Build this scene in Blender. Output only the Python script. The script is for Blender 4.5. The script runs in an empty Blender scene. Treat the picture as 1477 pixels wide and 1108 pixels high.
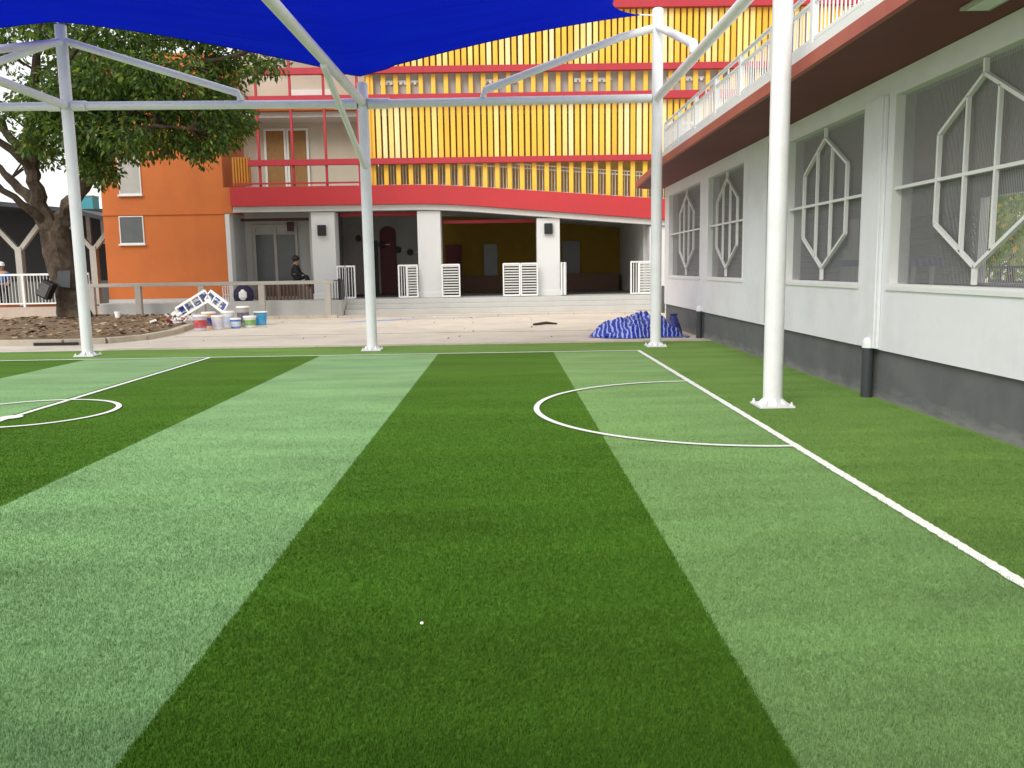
import bpy, bmesh, math, random
import numpy as np
from mathutils import Vector, Matrix
R = math.radians
random.seed(7)
scene = bpy.context.scene
COL = scene.collection

# ------------------------------------------------------------------ camera, sky, sun, exposure
cam_d = bpy.data.cameras.new('camera'); cam = bpy.data.objects.new('camera', cam_d); COL.objects.link(cam)
cam_d.sensor_fit = 'HORIZONTAL'; cam_d.sensor_width = 36; cam_d.lens = 36 * 1216.4 / 1477
cam_d.clip_start = .05; cam_d.clip_end = 3000
PITCH, ROLL, YAW = .135665481, .0157868295, .00699411878
_r0 = Vector((math.cos(YAW), -math.sin(YAW), 0)); _f0 = Vector((math.sin(YAW), math.cos(YAW), 0))
_fw = _f0 * math.cos(PITCH) + Vector((0, 0, -math.sin(PITCH)))
_dn = -(_f0 * math.sin(PITCH) + Vector((0, 0, math.cos(PITCH))))
_rt = _r0 * math.cos(ROLL) + _dn * math.sin(ROLL); _d2 = -_r0 * math.sin(ROLL) + _dn * math.cos(ROLL)
_m = Matrix((_rt, -_d2, -_fw)).transposed().to_4x4(); _m.translation = (0, 0, 1.5)
cam.matrix_world = _m
scene.camera = cam

SUN_EL, SUN_AZ = R(38), R(210)          # azimuth clockwise from +Y (north)
world = bpy.data.worlds.new('World'); scene.world = world; world.use_nodes = True
wn = world.node_tree.nodes; wl = world.node_tree.links; wn.clear()
sky = wn.new('ShaderNodeTexSky'); sky.sky_type = 'NISHITA'; sky.sun_disc = False
sky.sun_elevation = SUN_EL; sky.sun_rotation = SUN_AZ; sky.dust_density = 6; sky.air_density = 1.5; sky.ozone_density = 1
hs = wn.new('ShaderNodeHueSaturation'); hs.inputs['Saturation'].default_value = .22; hs.inputs['Value'].default_value = 1.0
bg = wn.new('ShaderNodeBackground'); bg.inputs['Strength'].default_value = .15
wo = wn.new('ShaderNodeOutputWorld')
# an overcast: bright white cloud over most of the sky
tcw = wn.new('ShaderNodeTexCoord'); cn = wn.new('ShaderNodeTexNoise'); cn.inputs['Scale'].default_value = 2.5; cn.inputs['Detail'].default_value = 6
cr = wn.new('ShaderNodeValToRGB'); cr.color_ramp.elements[0].position = .2; cr.color_ramp.elements[1].position = .6
cr.color_ramp.elements[0].color = (.6,.6,.6,1); cr.color_ramp.elements[1].color = (.9,.9,.9,1)
cm = wn.new('ShaderNodeMixRGB'); cm.inputs['Color2'].default_value = (6.2,6.25,6.3,1)
wl.new(tcw.outputs['Generated'], cn.inputs['Vector']); wl.new(cn.outputs['Fac'], cr.inputs[0]); wl.new(cr.outputs[0], cm.inputs['Fac'])
wl.new(sky.outputs[0], hs.inputs['Color']); wl.new(hs.outputs[0], cm.inputs['Color1']); wl.new(cm.outputs[0], bg.inputs['Color']); wl.new(bg.outputs[0], wo.inputs[0])
sun_d = bpy.data.lights.new('sun', 'SUN'); sun_d.energy = 1.5; sun_d.angle = R(35); sun_d.color = (1, .96, .9)
sun = bpy.data.objects.new('sun', sun_d); COL.objects.link(sun)
_sd = Vector((math.sin(SUN_AZ) * math.cos(SUN_EL), math.cos(SUN_AZ) * math.cos(SUN_EL), math.sin(SUN_EL)))
sun.rotation_euler = _sd.to_track_quat('Z', 'Y').to_euler()
scene.view_settings.view_transform = 'Standard'; scene.view_settings.look = 'None'
scene.view_settings.gamma = 1; scene.view_settings.exposure = .48
scene.view_settings.use_curve_mapping = False

# ------------------------------------------------------------------ helpers
class MB:
    """collects faces of one mesh"""
    def __init__(s): s.v = []; s.f = []; s.m = []; s.mi = 0
    def add(s, vs, fs):
        o = len(s.v); s.v += [tuple(p) for p in vs]
        for f in fs: s.f.append([i + o for i in f]); s.m.append(s.mi)
        return s
    def box(s, x0, x1, y0, y1, z0, z1):
        return s.add([(x0,y0,z0),(x1,y0,z0),(x1,y1,z0),(x0,y1,z0),(x0,y0,z1),(x1,y0,z1),(x1,y1,z1),(x0,y1,z1)],
                     [(3,2,1,0),(4,5,6,7),(0,1,5,4),(1,2,6,5),(2,3,7,6),(3,0,4,7)])
    def rbox(s, c, size, rx=0, ry=0, rz=0):
        M = Matrix.Rotation(rz,3,'Z') @ Matrix.Rotation(ry,3,'Y') @ Matrix.Rotation(rx,3,'X'); c = Vector(c)
        hx, hy, hz = [q/2 for q in size]
        vs = [c + M @ Vector(p) for p in ((-hx,-hy,-hz),(hx,-hy,-hz),(hx,hy,-hz),(-hx,hy,-hz),(-hx,-hy,hz),(hx,-hy,hz),(hx,hy,hz),(-hx,hy,hz))]
        return s.add(vs, [(3,2,1,0),(4,5,6,7),(0,1,5,4),(1,2,6,5),(2,3,7,6),(3,0,4,7)])
    def bar(s, p, q, w, d=None, up=(0,0,1)):
        """box-section bar from p to q"""
        d = d or w; p = Vector(p); q = Vector(q); t = (q-p).normalized(); u = Vector(up)
        if abs(t.dot(u)) > .98: u = Vector((0,1,0))
        a = t.cross(u).normalized(); b = a.cross(t).normalized(); a *= w/2; b *= d/2
        return s.add([p-a-b,p+a-b,p+a+b,p-a+b,q-a-b,q+a-b,q+a+b,q-a+b],
                     [(0,1,2,3),(7,6,5,4),(0,4,5,1),(1,5,6,2),(2,6,7,3),(3,7,4,0)])
    def tube(s, pts, r, n=12, cap=True):
        pts = [Vector(p) for p in pts]; rs = r if isinstance(r,(list,tuple)) else [r]*len(pts); o = []
        a = None
        for i,p in enumerate(pts):
            t = (pts[min(i+1,len(pts)-1)] - pts[max(i-1,0)]).normalized()
            if a is None:
                a = t.orthogonal().normalized()
            else:
                a = (a - t*a.dot(t)).normalized()
            b = t.cross(a)
            o += [p + (a*math.cos(k*2*math.pi/n) + b*math.sin(k*2*math.pi/n))*rs[i] for k in range(n)]
        fs = []
        for i in range(len(pts)-1):
            for k in range(n):
                k2 = (k+1)%n; fs.append((i*n+k, i*n+k2, (i+1)*n+k2, (i+1)*n+k))
        if cap: fs.append(tuple(range(n-1,-1,-1))); fs.append(tuple((len(pts)-1)*n+k for k in range(n)))
        return s.add(o, fs)
    def lathe(s, c, prof, n=20):
        c = Vector(c); o = []
        for (r,z) in prof: o += [c + Vector((r*math.cos(k*2*math.pi/n), r*math.sin(k*2*math.pi/n), z)) for k in range(n)]
        fs = []
        for i in range(len(prof)-1):
            for k in range(n):
                k2 = (k+1)%n; fs.append((i*n+k, i*n+k2, (i+1)*n+k2, (i+1)*n+k))
        fs.append(tuple(range(n-1,-1,-1))); fs.append(tuple((len(prof)-1)*n+k for k in range(n)))
        return s.add(o, fs)
    def prism(s, poly, axis, a, b):
        """poly in the two other axes, extruded along axis from a to b"""
        def P(u,v,w): return {'x':(w,u,v),'y':(u,w,v),'z':(u,v,w)}[axis]
        n = len(poly); vs = [P(u,v,a) for u,v in poly] + [P(u,v,b) for u,v in poly]
        fs = [tuple(range(n))[::-1], tuple(range(n,2*n))] + [(i,(i+1)%n,n+(i+1)%n,n+i) for i in range(n)]
        return s.add(vs, fs)
    def frame(s, axis, u0, u1, v0, v1, w, a, b):
        """rectangular frame of bar width w in the plane across axis, from a to b"""
        for (p0,p1,q0,q1) in ((u0,u0+w,v0,v1),(u1-w,u1,v0,v1),(u0+w,u1-w,v0,v0+w),(u0+w,u1-w,v1-w,v1)):
            if axis == 'y': s.box(p0,p1,a,b,q0,q1)
            elif axis == 'x': s.box(a,b,p0,p1,q0,q1)
        return s
    def build(s, name, mat, parent=None, bevel=0, smooth=False, kind=None, origin=None):
        off = Vector((0,0,0)); p = parent
        while p is not None: off += p.location; p = p.parent
        if origin is not None: off += Vector(origin)
        me = bpy.data.meshes.new(name)
        me.from_pydata([(v[0]-off.x, v[1]-off.y, v[2]-off.z) for v in s.v], [], s.f)
        mats = mat if isinstance(mat,(list,tuple)) else [mat]
        for k in mats: me.materials.append(k)
        if len(mats) > 1: me.polygons.foreach_set('material_index', s.m)
        bm = bmesh.new(); bm.from_mesh(me); bmesh.ops.recalc_face_normals(bm, faces=bm.faces); bm.to_mesh(me); bm.free()
        o = bpy.data.objects.new(name, me); COL.objects.link(o); o.parent = parent
        if origin is not None: o.location = origin
        if smooth:
            me.polygons.foreach_set('use_smooth', [True]*len(me.polygons))
            e = o.modifiers.new('edge','EDGE_SPLIT'); e.split_angle = R(38)
        if bevel:
            b = o.modifiers.new('bevel','BEVEL'); b.width = bevel; b.segments = 2; b.limit_method = 'ANGLE'; b.harden_normals = False
        if kind: o['kind'] = kind
        return o

def thing(name, label, cat, loc=(0,0,0), group=None):
    o = bpy.data.objects.new(name, None); COL.objects.link(o); o.location = loc; o.empty_display_size = .2
    o['label'] = label; o['category'] = cat
    if group: o['group'] = group
    return o
def tag(o, label, cat, group=None):
    o['label'] = label; o['category'] = cat
    if group: o['group'] = group
    return o
def copy_tree(o, parent=None):
    c = o.copy(); COL.objects.link(c); c.parent = parent
    for ch in list(o.children): copy_tree(ch, c)
    return c

# ------------------------------------------------------------------ materials
def nodes(name):
    m = bpy.data.materials.new(name); m.use_nodes = True
    nt = m.node_tree; return m, nt, nt.nodes['Principled BSDF']
def mat(name, col, rough=.6, var=.08, scale=3, metal=0, bump=0, bscale=60, spec=.4, dirt=None, dscale=1.2, damt=.35):
    m, nt, b = nodes(name); N = nt.nodes; L = nt.links
    b.inputs['Roughness'].default_value = rough; b.inputs['Metallic'].default_value = metal
    b.inputs['Specular IOR Level'].default_value = spec
    tc = N.new('ShaderNodeTexCoord')
    nz = N.new('ShaderNodeTexNoise'); nz.inputs['Scale'].default_value = scale; nz.inputs['Detail'].default_value = 8; nz.inputs['Roughness'].default_value = .65
    L.new(tc.outputs['Object'], nz.inputs['Vector'])
    rp = N.new('ShaderNodeValToRGB'); e = rp.color_ramp.elements
    e[0].position = .3; e[1].position = .7
    e[0].color = (*[max(0,c*(1-var)) for c in col],1); e[1].color = (*[min(1,c*(1+var)) for c in col],1)
    L.new(nz.outputs['Fac'], rp.inputs[0]); out = rp.outputs[0]
    if dirt:
        n2 = N.new('ShaderNodeTexNoise'); n2.inputs['Scale'].default_value = dscale; n2.inputs['Detail'].default_value = 10; n2.inputs['Roughness'].default_value = .7
        L.new(tc.outputs['Object'], n2.inputs['Vector'])
        r2 = N.new('ShaderNodeValToRGB'); r2.color_ramp.elements[0].position = .48; r2.color_ramp.elements[1].position = .72
        r2.color_ramp.elements[1].color = (damt,damt,damt,1)
        L.new(n2.outputs['Fac'], r2.inputs[0])
        mx = N.new('ShaderNodeMixRGB'); mx.inputs['Color2'].default_value = (*dirt,1)
        L.new(r2.outputs[0], mx.inputs['Fac']); L.new(out, mx.inputs['Color1']); out = mx.outputs[0]
    L.new(out, b.inputs['Base Color'])
    if bump:
        n3 = N.new('ShaderNodeTexNoise'); n3.inputs['Scale'].default_value = bscale; n3.inputs['Detail'].default_value = 6
        L.new(tc.outputs['Object'], n3.inputs['Vector'])
        bp = N.new('ShaderNodeBump'); bp.inputs['Strength'].default_value = bump; bp.inputs['Distance'].default_value = .02
        L.new(n3.outputs['Fac'], bp.inputs['Height']); L.new(bp.outputs[0], b.inputs['Normal'])
    return m

M = {}
M['white_steel'] = mat('white_steel', (.79,.79,.80), .38, .04, 2, dirt=(.5,.48,.42), dscale=2.5, damt=.3)
M['white_wall'] = mat('white_wall', (.80,.80,.83), .7, .035, 1.2, bump=.1, bscale=120, dirt=(.5,.49,.46), dscale=1.1, damt=.3)
M['white_paint'] = mat('white_paint', (.78,.78,.77), .5, .04, 2)
M['column_white'] = mat('column_white', (.64,.64,.63), .65, .04, 1.5, dirt=(.55,.54,.5), dscale=1.5, damt=.25)
M['plinth'] = mat('plinth', (.095,.1,.105), .8, .12, 2, bump=.15, bscale=80, dirt=(.22,.21,.2), dscale=1.6, damt=.4)
M['pipe_dark'] = mat('pipe_dark', (.045,.05,.055), .45, .1)
M['red'] = mat('red_paint', (.47,.03,.036), .6, .06, .6, dirt=(.38,.035,.04), dscale=.8, damt=.4)
M['red_rail'] = mat('red_rail', (.42,.03,.045), .6, .06)
M['maroon'] = mat('maroon_soffit', (.18,.045,.045), .75, .1, 1, dirt=(.12,.038,.036), dscale=.6, damt=.4)
M['orange'] = mat('orange_wall', (.58,.16,.04), .8, .05, .7, bump=.06, bscale=100, dirt=(.4,.11,.04), dscale=.5, damt=.4)
M['beige'] = mat('beige_wall', (.58,.52,.42), .75, .04, 1)
M['grey_wall'] = mat('grey_wall', (.50,.50,.48), .8, .06, .8, dirt=(.3,.29,.27), dscale=.9, damt=.35)
M['grey_soffit'] = mat('grey_soffit', (.55,.55,.53), .75, .05)
M['dark_grey'] = mat('dark_grey', (.1,.1,.1), .7, .1)
M['mustard'] = mat('mustard_wall', (.24,.15,.012), .8, .08)
M['parapet'] = mat('parapet_grey', (.45,.43,.40), .8, .08)
M['brown_door'] = mat('brown_door', (.3,.16,.05), .55, .15, 8)
M['black'] = mat('black_plastic', (.012,.012,.013), .5, .1)
M['concrete'] = mat('concrete', (.64,.58,.49), .9, .08, 1.3, bump=.25, bscale=30, dirt=(.36,.31,.26), dscale=.45, damt=.55)
M['kerb'] = mat('kerb', (.5,.44,.34), .9, .1, 3, bump=.3, bscale=40, dirt=(.3,.25,.19), dscale=2, damt=.6)
M['step'] = mat('step_concrete', (.5,.49,.46), .85, .05, 1.5, bump=.1, bscale=60, dirt=(.45,.42,.38), dscale=1.2, damt=.4)
M['soil'] = mat('soil', (.17,.115,.07), .95, .35, 7, bump=.8, bscale=14, dirt=(.33,.25,.17), dscale=5, damt=.7)
M['bark'] = mat('bark', (.05,.034,.023), .95, .4, 6, bump=.8, bscale=25, dirt=(.2,.16,.11), dscale=2, damt=.6)
M['steel_grey'] = mat('grey_rail', (.46,.43,.38), .6, .08)
M['red_box'] = mat('red_cabinet', (.35,.012,.02), .4, .05)
M['teal'] = mat('teal_wall', (.06,.3,.36), .7, .05)
M['roof_dark'] = mat('dark_roof', (.035,.04,.05), .6, .2, 4)
M['wood'] = mat('brown_wood', (.13,.06,.035), .6, .2, 10)
M['skin'] = mat('skin', (.42,.24,.16), .5, .05)
M['hair'] = mat('hair', (.012,.01,.009), .5, .1)
M['dark_cloth'] = mat('dark_cloth', (.02,.02,.024), .9, .2, 20)
M['blue_cloth'] = mat('blue_cloth', (.03,.14,.38), .9, .1, 20)
M['purple'] = mat('purple_plastic', (.1,.08,.5), .5, .05)
M['litter'] = mat('white_litter', (.9,.9,.86), .7, .02)
M['line'] = mat('line_white', (.86,.87,.82), .9, .06, 40, bump=.4, bscale=250, dirt=(.5,.58,.4), dscale=30, damt=.3)
M['blue_stain'] = mat('blue_stain', (.25,.38,.62), .8, .2, 3)
for k, c in (('fin_a',(.84,.50,.055)),('fin_b',(.88,.64,.20)),('fin_c',(.84,.45,.045)),('fin_d',(.88,.72,.36))):
    M[k] = mat(k, c, .55, .07, .8, dirt=tuple(q*.8 for q in c), dscale=.9, damt=.6)
def glass(name, col=(.03,.035,.035)):
    m, nt, b = nodes(name); b.inputs['Base Color'].default_value = (*col,1); b.inputs['Roughness'].default_value = .08
    b.inputs['Specular IOR Level'].default_value = .6; b.inputs['Alpha'].default_value = .55; return m
M['glass'] = glass('dark_glass')
M['grey_pane'] = mat('grey_pane', (.11,.12,.12), .25, .1)

def plinth_material():
    m = mat('plinth_dusty', (.125,.13,.133), .85, .12, 2, bump=.15, bscale=80, dirt=(.2,.19,.18), dscale=1.6, damt=.35)
    nt = m.node_tree; N = nt.nodes; L = nt.links; b = N['Principled BSDF']; src = b.inputs['Base Color'].links[0].from_socket
    geo = N.new('ShaderNodeNewGeometry'); sp = N.new('ShaderNodeSeparateXYZ'); L.new(geo.outputs['Position'], sp.inputs[0])
    mp = N.new('ShaderNodeMapping'); mp.inputs['Scale'].default_value = (1,1.1,5); L.new(geo.outputs['Position'], mp.inputs[0])
    nz = N.new('ShaderNodeTexNoise'); nz.inputs['Scale'].default_value = 2.2; nz.inputs['Detail'].default_value = 8; nz.inputs['Roughness'].default_value = .7; L.new(mp.outputs[0], nz.inputs['Vector'])
    mr = N.new('ShaderNodeMapRange'); mr.inputs['From Min'].default_value = .0; mr.inputs['From Max'].default_value = .3; mr.inputs['To Min'].default_value = .28; mr.inputs['To Max'].default_value = -.35; L.new(sp.outputs['Z'], mr.inputs['Value'])
    ad = N.new('ShaderNodeMath'); ad.operation = 'ADD'; L.new(nz.outputs['Fac'], ad.inputs[0]); L.new(mr.outputs[0], ad.inputs[1])
    rp = N.new('ShaderNodeValToRGB'); rp.color_ramp.elements[0].position = .5; rp.color_ramp.elements[1].position = .8; rp.color_ramp.elements[1].color = (.3,.3,.3,1); L.new(ad.outputs[0], rp.inputs[0])
    mx = N.new('ShaderNodeMixRGB'); L.new(rp.outputs[0], mx.inputs[0]); L.new(src, mx.inputs[1]); mx.inputs[2].default_value = (.42,.41,.38,1); L.new(mx.outputs[0], b.inputs['Base Color']); return m
M['plinth'] = plinth_material()

def turf_material():
    m, nt, b = nodes('turf'); N = nt.nodes; L = nt.links
    b.inputs['Roughness'].default_value = .85; b.inputs['Specular IOR Level'].default_value = .06
    b.inputs['Sheen Weight'].default_value = .08; b.inputs['Sheen Tint'].default_value = (.75,.9,.3,1); b.inputs['Sheen Roughness'].default_value = .4
    geo = N.new('ShaderNodeNewGeometry'); sp = N.new('ShaderNodeSeparateXYZ'); L.new(geo.outputs['Position'], sp.inputs[0])
    wob = N.new('ShaderNodeTexNoise'); wob.inputs['Scale'].default_value = 160; L.new(geo.outputs['Position'], wob.inputs['Vector'])
    def math_(op, a, bb=None, c=None):
        n = N.new('ShaderNodeMath'); n.operation = op
        for i, q in enumerate((a, bb, c)):
            if q is None: continue
            if isinstance(q,(int,float)): n.inputs[i].default_value = q
            else: L.new(q, n.inputs[i])
        return n.outputs[0]
    xw = math_('ADD', sp.outputs['X'], math_('MULTIPLY', math_('SUBTRACT', wob.outputs['Fac'], .5), .05))
    yw = math_('ADD', sp.outputs['Y'], math_('MULTIPLY', math_('SUBTRACT', wob.outputs['Fac'], .5), .05))
    # stripes 2.12 m wide, edges at -1.2, .86 ...
    t = math_('DIVIDE', math_('ADD', xw, 1.22), 4.2)
    fr = math_('SUBTRACT', t, math_('FLOOR', t))
    dark = math_('LESS_THAN', fr, .4955)
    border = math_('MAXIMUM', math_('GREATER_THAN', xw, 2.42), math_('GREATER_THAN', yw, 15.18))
    big = N.new('ShaderNodeTexNoise'); big.inputs['Scale'].default_value = 1.1; big.inputs['Detail'].default_value = 6; big.inputs['Roughness'].default_value = .6
    mp = N.new('ShaderNodeMapping'); mp.inputs['Scale'].default_value = (.5,1.6,1); L.new(geo.outputs['Position'], mp.inputs[0]); L.new(mp.outputs[0], big.inputs['Vector'])
    fine = N.new('ShaderNodeTexNoise'); fine.inputs['Scale'].default_value = 95; fine.inputs['Detail'].default_value = 5; fine.inputs['Roughness'].default_value = .75; L.new(geo.outputs['Position'], fine.inputs['Vector'])
    vor = N.new('ShaderNodeTexVoronoi'); vor.inputs['Scale'].default_value = 70; L.new(geo.outputs['Position'], vor.inputs['Vector'])
    def rgb(c):
        n = N.new('ShaderNodeRGB'); n.outputs[0].default_value = (*c,1); return n.outputs[0]
    def mix(f, a, c, mode='MIX'):
        n = N.new('ShaderNodeMixRGB'); n.blend_type = mode
        if isinstance(f,(int,float)): n.inputs[0].default_value = f
        else: L.new(f, n.inputs[0])
        L.new(a, n.inputs[1]); L.new(c, n.inputs[2]); return n.outputs[0]
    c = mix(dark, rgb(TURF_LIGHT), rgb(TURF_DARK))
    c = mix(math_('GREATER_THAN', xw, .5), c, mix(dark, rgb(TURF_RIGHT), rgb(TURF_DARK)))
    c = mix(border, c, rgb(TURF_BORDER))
    g = math_('MULTIPLY_ADD', fine.outputs['Fac'], 1.3, .35)
    g2 = math_('MULTIPLY_ADD', big.outputs['Fac'], .9, .55)
    gg = math_('MULTIPLY', g, g2)
    cb = N.new('ShaderNodeCombineXYZ')
    for i in range(3): L.new(gg, cb.inputs[i])
    c = mix(1, c, cb.outputs[0], 'MULTIPLY')
    L.new(c, b.inputs['Base Color'])
    bp = N.new('ShaderNodeBump'); bp.inputs['Strength'].default_value = .7; bp.inputs['Distance'].default_value = .012
    L.new(math_('ADD', fine.outputs['Fac'], math_('MULTIPLY', vor.outputs['Distance'], .6)), bp.inputs['Height']); L.new(bp.outputs[0], b.inputs['Normal'])
    return m
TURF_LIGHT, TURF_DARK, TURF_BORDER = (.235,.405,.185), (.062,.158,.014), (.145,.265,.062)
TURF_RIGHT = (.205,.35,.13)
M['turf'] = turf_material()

def leaf_mat(name, col):
    m, nt, b = nodes(name); N = nt.nodes; L = nt.links
    b.inputs['Base Color'].default_value = (*col,1); b.inputs['Roughness'].default_value = .5; b.inputs['Specular IOR Level'].default_value = .35
    tr = N.new('ShaderNodeBsdfTranslucent'); tr.inputs[0].default_value = (col[0]*1.6,col[1]*1.7,col[2]*.8,1)
    mx = N.new('ShaderNodeMixShader'); mx.inputs[0].default_value = .45
    L.new(b.outputs[0], mx.inputs[1]); L.new(tr.outputs[0], mx.inputs[2]); L.new(mx.outputs[0], N['Material Output'].inputs[0]); return m
LEAVES = [leaf_mat('leaf_dark',(.036,.075,.016)), leaf_mat('leaf_mid',(.075,.13,.022)), leaf_mat('leaf_light',(.17,.24,.04)), leaf_mat('leaf_dry',(.14,.1,.035))]

def sail_material():
    m, nt, b = nodes('blue_sail'); N = nt.nodes; L = nt.links
    tc = N.new('ShaderNodeTexCoord')
    nz = N.new('ShaderNodeTexNoise'); nz.inputs['Scale'].default_value = 1.2; nz.inputs['Detail'].default_value = 4
    mp = N.new('ShaderNodeMapping'); mp.inputs['Scale'].default_value = (.35,2.2,1); L.new(tc.outputs['Object'], mp.inputs[0]); L.new(mp.outputs[0], nz.inputs['Vector'])
    rp = N.new('ShaderNodeValToRGB'); rp.color_ramp.elements[0].position = .35; rp.color_ramp.elements[1].position = .65
    rp.color_ramp.elements[0].color = (.0,.035,.42,1); rp.color_ramp.elements[1].color = (.0,.05,.52,1)
    L.new(nz.outputs['Fac'], rp.inputs[0])
    sx = N.new('ShaderNodeSeparateXYZ'); L.new(tc.outputs['Object'], sx.inputs[0])
    dv = N.new('ShaderNodeMath'); dv.operation = 'DIVIDE'; L.new(sx.outputs['Y'], dv.inputs[0]); dv.inputs[1].default_value = 1.25
    fr = N.new('ShaderNodeMath'); fr.operation = 'FRACT'; L.new(dv.outputs[0], fr.inputs[0])
    lt = N.new('ShaderNodeMath'); lt.operation = 'LESS_THAN'; L.new(fr.outputs[0], lt.inputs[0]); lt.inputs[1].default_value = .022
    sm = N.new('ShaderNodeMixRGB'); L.new(lt.outputs[0], sm.inputs[0]); L.new(rp.outputs[0], sm.inputs[1]); sm.inputs[2].default_value = (0,.03,.36,1)
    tm = N.new('ShaderNodeMixRGB'); L.new(lt.outputs[0], tm.inputs[0]); tm.inputs[1].default_value = (.002,.06,.72,1); tm.inputs[2].default_value = (.001,.045,.55,1)
    L.new(sm.outputs[0], b.inputs['Base Color'])
    b.inputs['Roughness'].default_value = .8; b.inputs['Specular IOR Level'].default_value = .1
    tr = N.new('ShaderNodeBsdfTranslucent'); L.new(tm.outputs[0], tr.inputs[0])
    mx = N.new('ShaderNodeMixShader'); mx.inputs[0].default_value = .6
    bp = N.new('ShaderNodeBump'); bp.inputs['Strength'].default_value = .3; bp.inputs['Distance'].default_value = .1
    L.new(nz.outputs['Fac'], bp.inputs['Height']); L.new(bp.outputs[0], b.inputs['Normal']); L.new(bp.outputs[0], tr.inputs['Normal'])
    L.new(b.outputs[0], mx.inputs[1]); L.new(tr.outputs[0], mx.inputs[2]); L.new(mx.outputs[0], N['Material Output'].inputs[0]); return m
M['sail'] = sail_material()

def mesh_screen_material():
    # perforated steel screen: thin vertical strands with gaps between
    m, nt, b = nodes('mesh_screen'); N = nt.nodes; L = nt.links
    b.inputs['Base Color'].default_value = (.27,.27,.275,1); b.inputs['Roughness'].default_value = .6
    geo = N.new('ShaderNodeNewGeometry'); sp = N.new('ShaderNodeSeparateXYZ'); L.new(geo.outputs['Position'], sp.inputs[0])
    def fracgt(o, per, th):
        a = N.new('ShaderNodeMath'); a.operation = 'DIVIDE'; L.new(o, a.inputs[0]); a.inputs[1].default_value = per
        f = N.new('ShaderNodeMath'); f.operation = 'FRACT'; L.new(a.outputs[0], f.inputs[0])
        g = N.new('ShaderNodeMath'); g.operation = 'LESS_THAN'; L.new(f.outputs[0], g.inputs[0]); g.inputs[1].default_value = th; return g.outputs[0]
    L.new(fracgt(sp.outputs['Y'], .024, .58), b.inputs['Alpha']); return m
M['screen'] = mesh_screen_material()
def tarp_material():
    m, nt, b = nodes('blue_tarp'); N = nt.nodes; L = nt.links
    b.inputs['Roughness'].default_value = .35; b.inputs['Specular IOR Level'].default_value = .5
    tc = N.new('ShaderNodeTexCoord'); w = N.new('ShaderNodeTexWave'); w.inputs['Scale'].default_value = 3.4; w.inputs['Distortion'].default_value = 7; w.inputs['Detail'].default_value = 3; w.inputs['Detail Scale'].default_value = 1.4
    L.new(tc.outputs['Object'], w.inputs['Vector'])
    r = N.new('ShaderNodeValToRGB'); r.color_ramp.elements[0].position = .62; r.color_ramp.elements[1].position = .92
    r.color_ramp.elements[0].color = (.012,.03,.34,1); r.color_ramp.elements[1].color = (.36,.44,.78,1)
    L.new(w.outputs['Fac'], r.inputs[0]); L.new(r.outputs[0], b.inputs['Base Color']); return m
M['tarp'] = tarp_material()

# ------------------------------------------------------------------ setting: ground, pavement, turf
def sheet(name, poly, z, m, thick=.0):
    b = MB(); b.add([(x,y,z) for x,y in poly], [tuple(range(len(poly)))]); return b.build(name, m, kind='structure')
sheet('ground', [(-400,-400),(400,-400),(400,400),(-400,400)], -.02, M['concrete'])
sheet('pavement', [(-30,17.0),(4.6,17.0),(4.6,29.7),(-30,29.7)], -.006, M['concrete'])
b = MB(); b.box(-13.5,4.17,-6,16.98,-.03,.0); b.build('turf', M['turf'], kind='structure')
# pale kerb edge between the turf and the pavement
b = MB()
for i in range(15):
    x0 = -8.1 + i*.86; b.box(x0, min(x0+.852, 4.17), 16.985, 17.25, -.03, .012)
b.build('kerb', M['kerb'], kind='structure', bevel=.008)
# joints in the pavement: shallow gutter lines
b = MB(); b.box(-8,4.3,20.4,20.46,-.02,-.002); b.box(-8,4.3,28.1,28.2,-.02,-.002)
b.build('pavement_joint', mat('joint_dark',(.3,.25,.2),.95,.2), kind='structure')
# white lines woven into the turf
def ring(b, cx, cy, r, w, a0, a1, n=64, z=.004):
    vs = []; fs = []
    for i in range(n+1):
        a = R(a0 + (a1-a0)*i/n)
        for rr in (r-w/2, r+w/2): vs.append((cx+rr*math.cos(a), cy+rr*math.sin(a), z))
    for i in range(n): fs.append((2*i,2*i+1,2*i+3,2*i+2))
    b.add(vs, fs)
b = MB()
rw = random.Random(17)
def flat(x0,x1,y0,y1,z=.004):
    # fibre-rough edges
    long_y = (y1-y0) > (x1-x0); n = int(max(y1-y0,x1-x0)/.03); vs = []
    for i in range(n+1):
        t = i/n; j0, j1 = rw.uniform(-.005,.005), rw.uniform(-.005,.005)
        if long_y: y = y0+(y1-y0)*t; vs += [(x0+j0,y,z),(x1+j1,y,z)]
        else: x = x0+(x1-x0)*t; vs += [(x,y1+j0,z),(x,y0+j1,z)]
    b.add(vs, [(2*i,2*i+1,2*i+3,2*i+2) for i in range(n)])
flat(2.36,2.43,-6,15.17,.010); flat(-5.345,-5.275,-6,15.17,.010); flat(-13.4,2.36,15.1,15.17,.0105)
ring(b, 2.36, 8.88, 2.04, .06, 90, 270, z=.0115); ring(b, -5.31, 9.25, .93, .06, 0, 360, z=.0115)
vs = [(-5.31+.12*math.cos(k*math.pi/8), 8.95+.12*math.sin(k*math.pi/8), .013) for k in range(16)]; b.add(vs, [tuple(range(16))])
b.build('pitch_lines', M['line'], kind='structure')
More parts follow.
